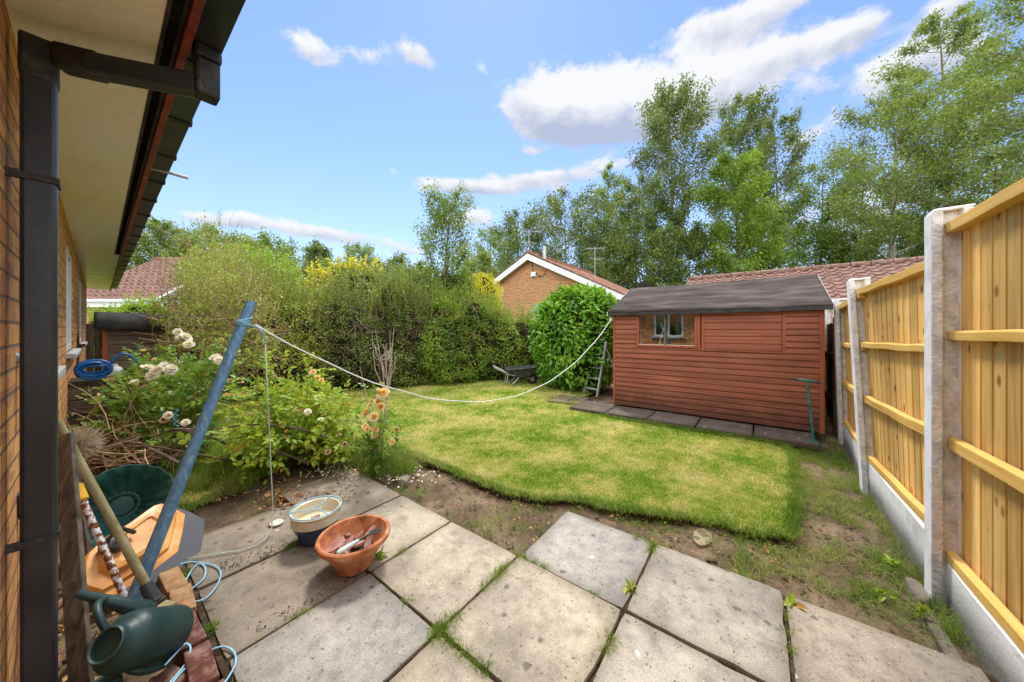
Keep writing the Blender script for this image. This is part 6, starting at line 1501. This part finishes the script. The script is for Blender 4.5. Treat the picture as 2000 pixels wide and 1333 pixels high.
yrb = rose_bush('standard_rose', 'upright apricot yellow rose with a column of blooms beside the lawn edge', base, tg, 'rose', .032, 10, 63, .12, .0045, cat='rose')
for px, py, d, r, me in ((742, 755, 2.78, .030, PM_y), (745, 772, 2.75, .040, PM_o2), (739, 783, 2.74, .036, PM_o), (730, 780, 2.76, .032, PM_o), (723, 792, 2.74, .034, PM_o2), (744, 793, 2.72, .036, PM_o2), (720, 806, 2.74, .034, PM_o), (727, 820, 2.72, .036, PM_o2), (713, 832, 2.70, .040, PM_o2), (719, 834, 2.68, .034, PM_o), (735, 843, 2.72, .034, PM_o), (732, 861, 2.70, .030, PM_y), (771, 869, 2.72, .042, PM_o2), (774, 838, 2.8, .020, PM_o), (742, 765, 2.74, .030, PM_o)): bloom(me, PD(px+random.gauss(0, 5), py+random.gauss(0, 5), d+random.uniform(-.06, .06)), r*random.uniform(.75, 1.15), yrb, base, .45)
# dead stalk
base = PZ(742, 900, 0); st = thing('dead_stalk', 'tall dead grey twiggy stalk standing behind the apricot rose', 'dead plant', tuple(base))
b = MB(); dS = base.x*S_+base.y*C_; tp_ = PD(756, 745, dS)-base
b.tube([(0, 0, 0), tp_*.4+Vector((.01, 0, 0)), tp_], [.010, .008, .006], 7); tt = PD(752, 690, dS)-base; b.tube([tp_, tt], [.006, .005], 6)
rs = random.Random(8)
for k in range(15):
    t = rs.uniform(0, 1); p = tp_.lerp(tt, t) if rs.random() < .7 else tp_*rs.uniform(.6, 1); q = PD(rs.uniform(726, 776), rs.uniform(640, 705), dS+rs.uniform(-.12, .12))-base
    m_ = p.lerp(q, .5)+Vector((rs.uniform(-.03, .03), rs.uniform(-.03, .03), -.03)); b.tube([p, m_, q], [.005, .004, .002], 4, cap=False)
    for z in range(2): q2 = q.lerp(p, rs.uniform(.2, .6)); b.tube([q2, q2+Vector((rs.uniform(-.04, .04), rs.uniform(-.04, .04), rs.uniform(.01, .06)))], [.0028, .0014], 3, cap=False)
for q in (PD(703, 715, dS), PD(712, 760, dS+.05), PD(768, 706, dS-.03)): b.tube([Vector((0, 0, .08)), (q-base)*.6+Vector((0, 0, .0)), q-base], [.005, .004, .0015], 5, cap=False)
b.build('stalk', M['twig_grey'], st, smooth=60, fix=False)
# heap of prunings
c = PD(245, 880, 2.62); rg = np.random.default_rng(12)
c = np.array(tuple(c)); n = 330
A_ = c+rg.normal(size=(n, 3))*np.array([.17, .26, .12]); A_[:, 2] = np.abs(A_[:, 2]-.0); B2_ = A_+unit(rg.normal(size=(n, 3))*np.array([1, 1, .55]))*rg.uniform(.12, .5, (n, 1)); B2_[:, 2] = np.maximum(.03, B2_[:, 2]); A_[:, 0] = np.maximum(A_[:, 0], -.12); B2_[:, 0] = np.maximum(B2_[:, 0], -.14)
o = npmesh('pruned_twigs', twigs_np(A_, B2_, .0042, .0016, bend=.16, segs=4), 4, M['twig']); tag(o, 'tangled heap of bare brown pruned twigs behind the mower', 'twigs', kind='stuff')
b = MB()
for a_, m__, e_ in (((350, 905, 2.4), (250, 850, 2.5), (215, 855, 2.6)), ((445, 870, 2.7), (330, 800, 2.6), (285, 880, 2.6)), ((480, 905, 2.6), (340, 880, 2.5), (180, 850, 2.4)), ((640, 855, 2.8), (470, 790, 2.7), (300, 890, 2.6)), ((600, 905, 2.8), (480, 850, 2.7), (360, 842, 2.7))):
    b.tube(arc3(PD(*a_), PD(*m__), PD(*e_)), [.011-.0006*k for k in range(12)], 6)
o = b.build('pruned_branches', M['bark'], None, smooth=60); tag(o, 'thicker brown bare rose branches arching over the twig heap', 'branches', kind='stuff')
b = MB(); b.tube([PD(343, 800, 2.3)+Vector((.012*math.sin(k), .01*math.cos(k*1.3), -.006*k)) for k in range(22)], .0035, 6); o = b.build('twine', mat_plain('turquoise_twine', (.08, .36, .42), .6, .3), None); tag(o, 'turquoise twine knotted round a bare branch near the white roses', 'twine')
# ================================================================== weeds, tufts, litter
def tufts(centres, per, h, spread, w, name, label, mat='tuft', lean=.8):
    C = np.array(centres); P = np.repeat(C, per, axis=0); P[:, :2] += RNG.normal(0, spread, (len(P), 2))
    o = blade_obj(name, blades(P, h*RNG.uniform(.35, 1.15, len(P)), w, lean), M[mat]); tag(o, label, 'grass', kind='stuff'); return o
def jl(a, b_, n): return [(a[0]+(b_[0]-a[0])*t+RNG.normal(0, .003), a[1]+(b_[1]-a[1])*t+RNG.normal(0, .003), -.02) for t in RNG.random(n)]
J = []
for x, ya, yb, n in ((.885, 1.05, 2.1, 3), (.885, 1.02, 1.12, 5), (1.45, .45, 1.1, 3), (.885, .8, 1.05, 9), (1.45, .95, 1.1, 5), (2.02, .35, .6, 4), (.315, 1.2, 2.7, 6)): J += jl((x, ya), (x, yb), n)
for y, xa, xb, n in ((1.055, .85, 1.0, 9), (1.055, 1.15, 1.40, 13), (.475, 1.15, 1.3, 5), (.475, 1.80, 2.0, 6), (1.60, 1.0, 1.1, 2), (2.15, .6, .8, 5), (-.10, 1.5, 2.05, 3), (1.60, .5, .6, 2)): J += jl((xa, y), (xb, y), n)
tufts(J, 60, .045, .010, .0013, 'joint_grass', 'small grass tufts growing in the joints between the slabs')
# moss / soil filling the joints
b = MB(); b.box2((.30, -.70, -.045), (1.445, 2.70, -.014)); b.box2((1.4455, -.70, -.045), (2.01, 1.045, -.0142)); b.box2((.9, 2.7005, -.045), (1.43, 2.9, -.0145)); o = b.build('joint_fill', M['joint'] if 'joint' in M else M['dark_soil']); tag(o, kind='structure')
# weeds in the soil strips
W = []
for _ in range(5200):
    x, y = RNG.uniform(1.3, 5.0), RNG.uniform(-.66, 3.2)
    if in_poly(x, y, LAWN): continue
    if x < 2.06 and y < 2.95 and not (x > 1.47 and y > 1.07): continue
    if x > 4.5 and y > -.35: continue
    k = fnoise(x, y, 1.9, 4)+.7*fnoise(x, y, 6, 9)
    if k < (.0 if y > -.2 else -.10): continue
    W.append((x, y, -.04))
random.shuffle(W); W = W[:1800]
tufts(W, 13, .042, .018, .0010, 'weed_grass', 'sparse grass and weeds coming up through the bare soil strip', lean=1.1)
Ws = [w for w in W if w[1] < .1][:420]; tufts(Ws, 16, .075, .026, .0011, 'straggly_grass', 'longer straggly grass lying over the soil strip beside the fence', lean=1.5)
W2 = [tuple(PZ(RNG.uniform(330, 500), RNG.uniform(895, 965), 0)) for _ in range(60)]+[tuple(PZ(RNG.uniform(560, 720), RNG.uniform(870, 905), 0)) for _ in range(50)]+[tuple(PZ(RNG.uniform(690, 810), RNG.uniform(895, 930), 0)) for _ in range(36)]
tufts([w for w in W2 if w[0] > .1], 70, .15, .03, .0016, 'long_grass', 'long uncut grass under the rose bushes at the back of the patio', lean=.6)
W3 = [(RNG.uniform(2.1, 5.2), -.66+RNG.normal(0, .015), -.03) for _ in range(110)]; tufts(W3, 14, .08, .02, .0012, 'fence_grass', 'thin grass growing along the foot of the gravel boards')
# broad leaved weeds
n = 300; cx = np.array([W[i % len(W)] for i in RNG.integers(0, len(W), n)]); d = rv(n, .35); cx[:, 2] = -.02; cx[:, :2] += RNG.normal(0, .02, (n, 2))
o = leaf_obj('small_weeds', leaves(cx, d, rv(n, 1.5), RNG.uniform(.012, .03, n), RNG.uniform(.003, .008, n), hexa=True), LEAF['rose'], None); tag(o, 'small broad leaved weeds scattered over the bare soil', 'weeds', kind='stuff')
cs = [tuple(PZ(1800, 1195, 0)), tuple(PZ(1725, 1160, 0)), tuple(PZ(1745, 1100, 0)), tuple(PZ(735, 1093, .0)), tuple(PZ(745, 1085, 0)), tuple(PZ(1545, 1180, 0)), tuple(PZ(1230, 1148, 0))]
C_w = np.repeat(np.array(cs), 9, axis=0); n = len(C_w)
o = leaf_obj('seedling_weeds', leaves(C_w+RNG.normal(0, .006, (n, 3))*np.array([1, 1, 0]), rv(n, .5), rv(n, 1.5), RNG.uniform(.03, .055, n), RNG.uniform(.007, .013, n), hexa=True), LEAF['rose_lime'], None); tag(o, 'leafy green weed seedlings beside the bowl and the fence foot', 'weeds', kind='stuff')
def litter(name, label, pts_, smin, smax, mat, flat=.25):
    P = np.array(pts_); n = len(P); d = rv(n); d[:, 2] *= flat; N = unit(RNG.normal(size=(n, 3))*.25+np.array([0, 0, 1])); L = RNG.uniform(smin, smax, n)
    o = leaf_obj(name, leaves(P, d, N, L, L*.38, fold=.5, hexa=True), mat, None); return tag(o, label, 'litter', kind='stuff')
M['petal'] = mat_noise('fallen_petal', [(.66, .56, .30), (.82, .78, .60), (.86, .84, .74)], 30, 3, .7, .1, 60, .2)
M['dead_leaf'] = mat_noise('dead_leaf', [(.16, .08, .03), (.34, .18, .07), (.52, .34, .15)], 25, 3, .8, .1, 60, .15)
litter('fallen_petals', 'pale yellow rose petals fallen under the apricot rose', [tuple(PZ(RNG.normal(785, 32), RNG.normal(925, 11), .004)) for _ in range(150)]+[tuple(PZ(RNG.normal(660, 45), RNG.normal(917, 9), .006)) for _ in range(130)], .008, .024, M['petal'])
litter('fallen_leaves', 'brown dead leaves and twig bits scattered on the slabs and soil', [tuple(PZ(RNG.uniform(370, 720), RNG.uniform(915, 985), .006)) for _ in range(240)]+[tuple(PZ(RNG.uniform(1000, 1600), RNG.uniform(985, 1120), -.02)) for _ in range(120) ]+[(RNG.uniform(-.14, .18), RNG.uniform(1.5, 3.4), RNG.uniform(-.03, -.01)) for _ in range(320)]+[tuple(PZ(RNG.normal(545, 25), RNG.normal(975, 18), .004)) for _ in range(90)], .010, .034, M['dead_leaf'])
litter('soil_crumbs', 'dark crumbs of soil and moss spilled along the slab joint left of the bowl', [tuple(PZ(x_, 1110-(x_-430)*.36+RNG.normal(0, 7), .003)) for x_ in RNG.uniform(430, 620, 170)]+[tuple(PZ(x_, 1228-(x_-500)*.52+RNG.normal(0, 4), .003)) for x_ in RNG.uniform(500, 700, 60)], .004, .012, M['dark_soil'])
# clods and pebbles in the soil
Pc = []
for _ in range(5200):
    x, y = RNG.uniform(1.4, 5.2), RNG.uniform(-.64, 3.1)
    if in_poly(x, y, LAWN) or (x < 2.05 and y < 2.95 and not (x > 1.47 and y > 1.07)): continue
    Pc.append((x, y))
b = MB(); ico = [(0, 0, 1), (.9, 0, .3), (.3, .85, .3), (-.7, .5, .3), (-.7, -.5, .3), (.3, -.85, .3), (0, 0, -.6)]
for x, y in Pc:
    s = RNG.uniform(.004, .014)*(1+.5*(RNG.random() < .08)); a = RNG.uniform(0, 6); V = [((px*math.cos(a)-py*math.sin(a))*s*RNG.uniform(.7, 1.3)+x, (px*math.sin(a)+py*math.cos(a))*s*RNG.uniform(.7, 1.3)+y, pz*s*.7-.032) for px, py, pz in ico]
    b.add(V, [(0, 1, 2), (0, 2, 3), (0, 3, 4), (0, 4, 5), (0, 5, 1), (6, 2, 1), (6, 3, 2), (6, 4, 3), (6, 5, 4), (6, 1, 5)])
o = b.build('soil_clods', M['soil'], fix=False); tag(o, 'crumbly clods and pebbles over the bare soil', 'soil', kind='stuff')
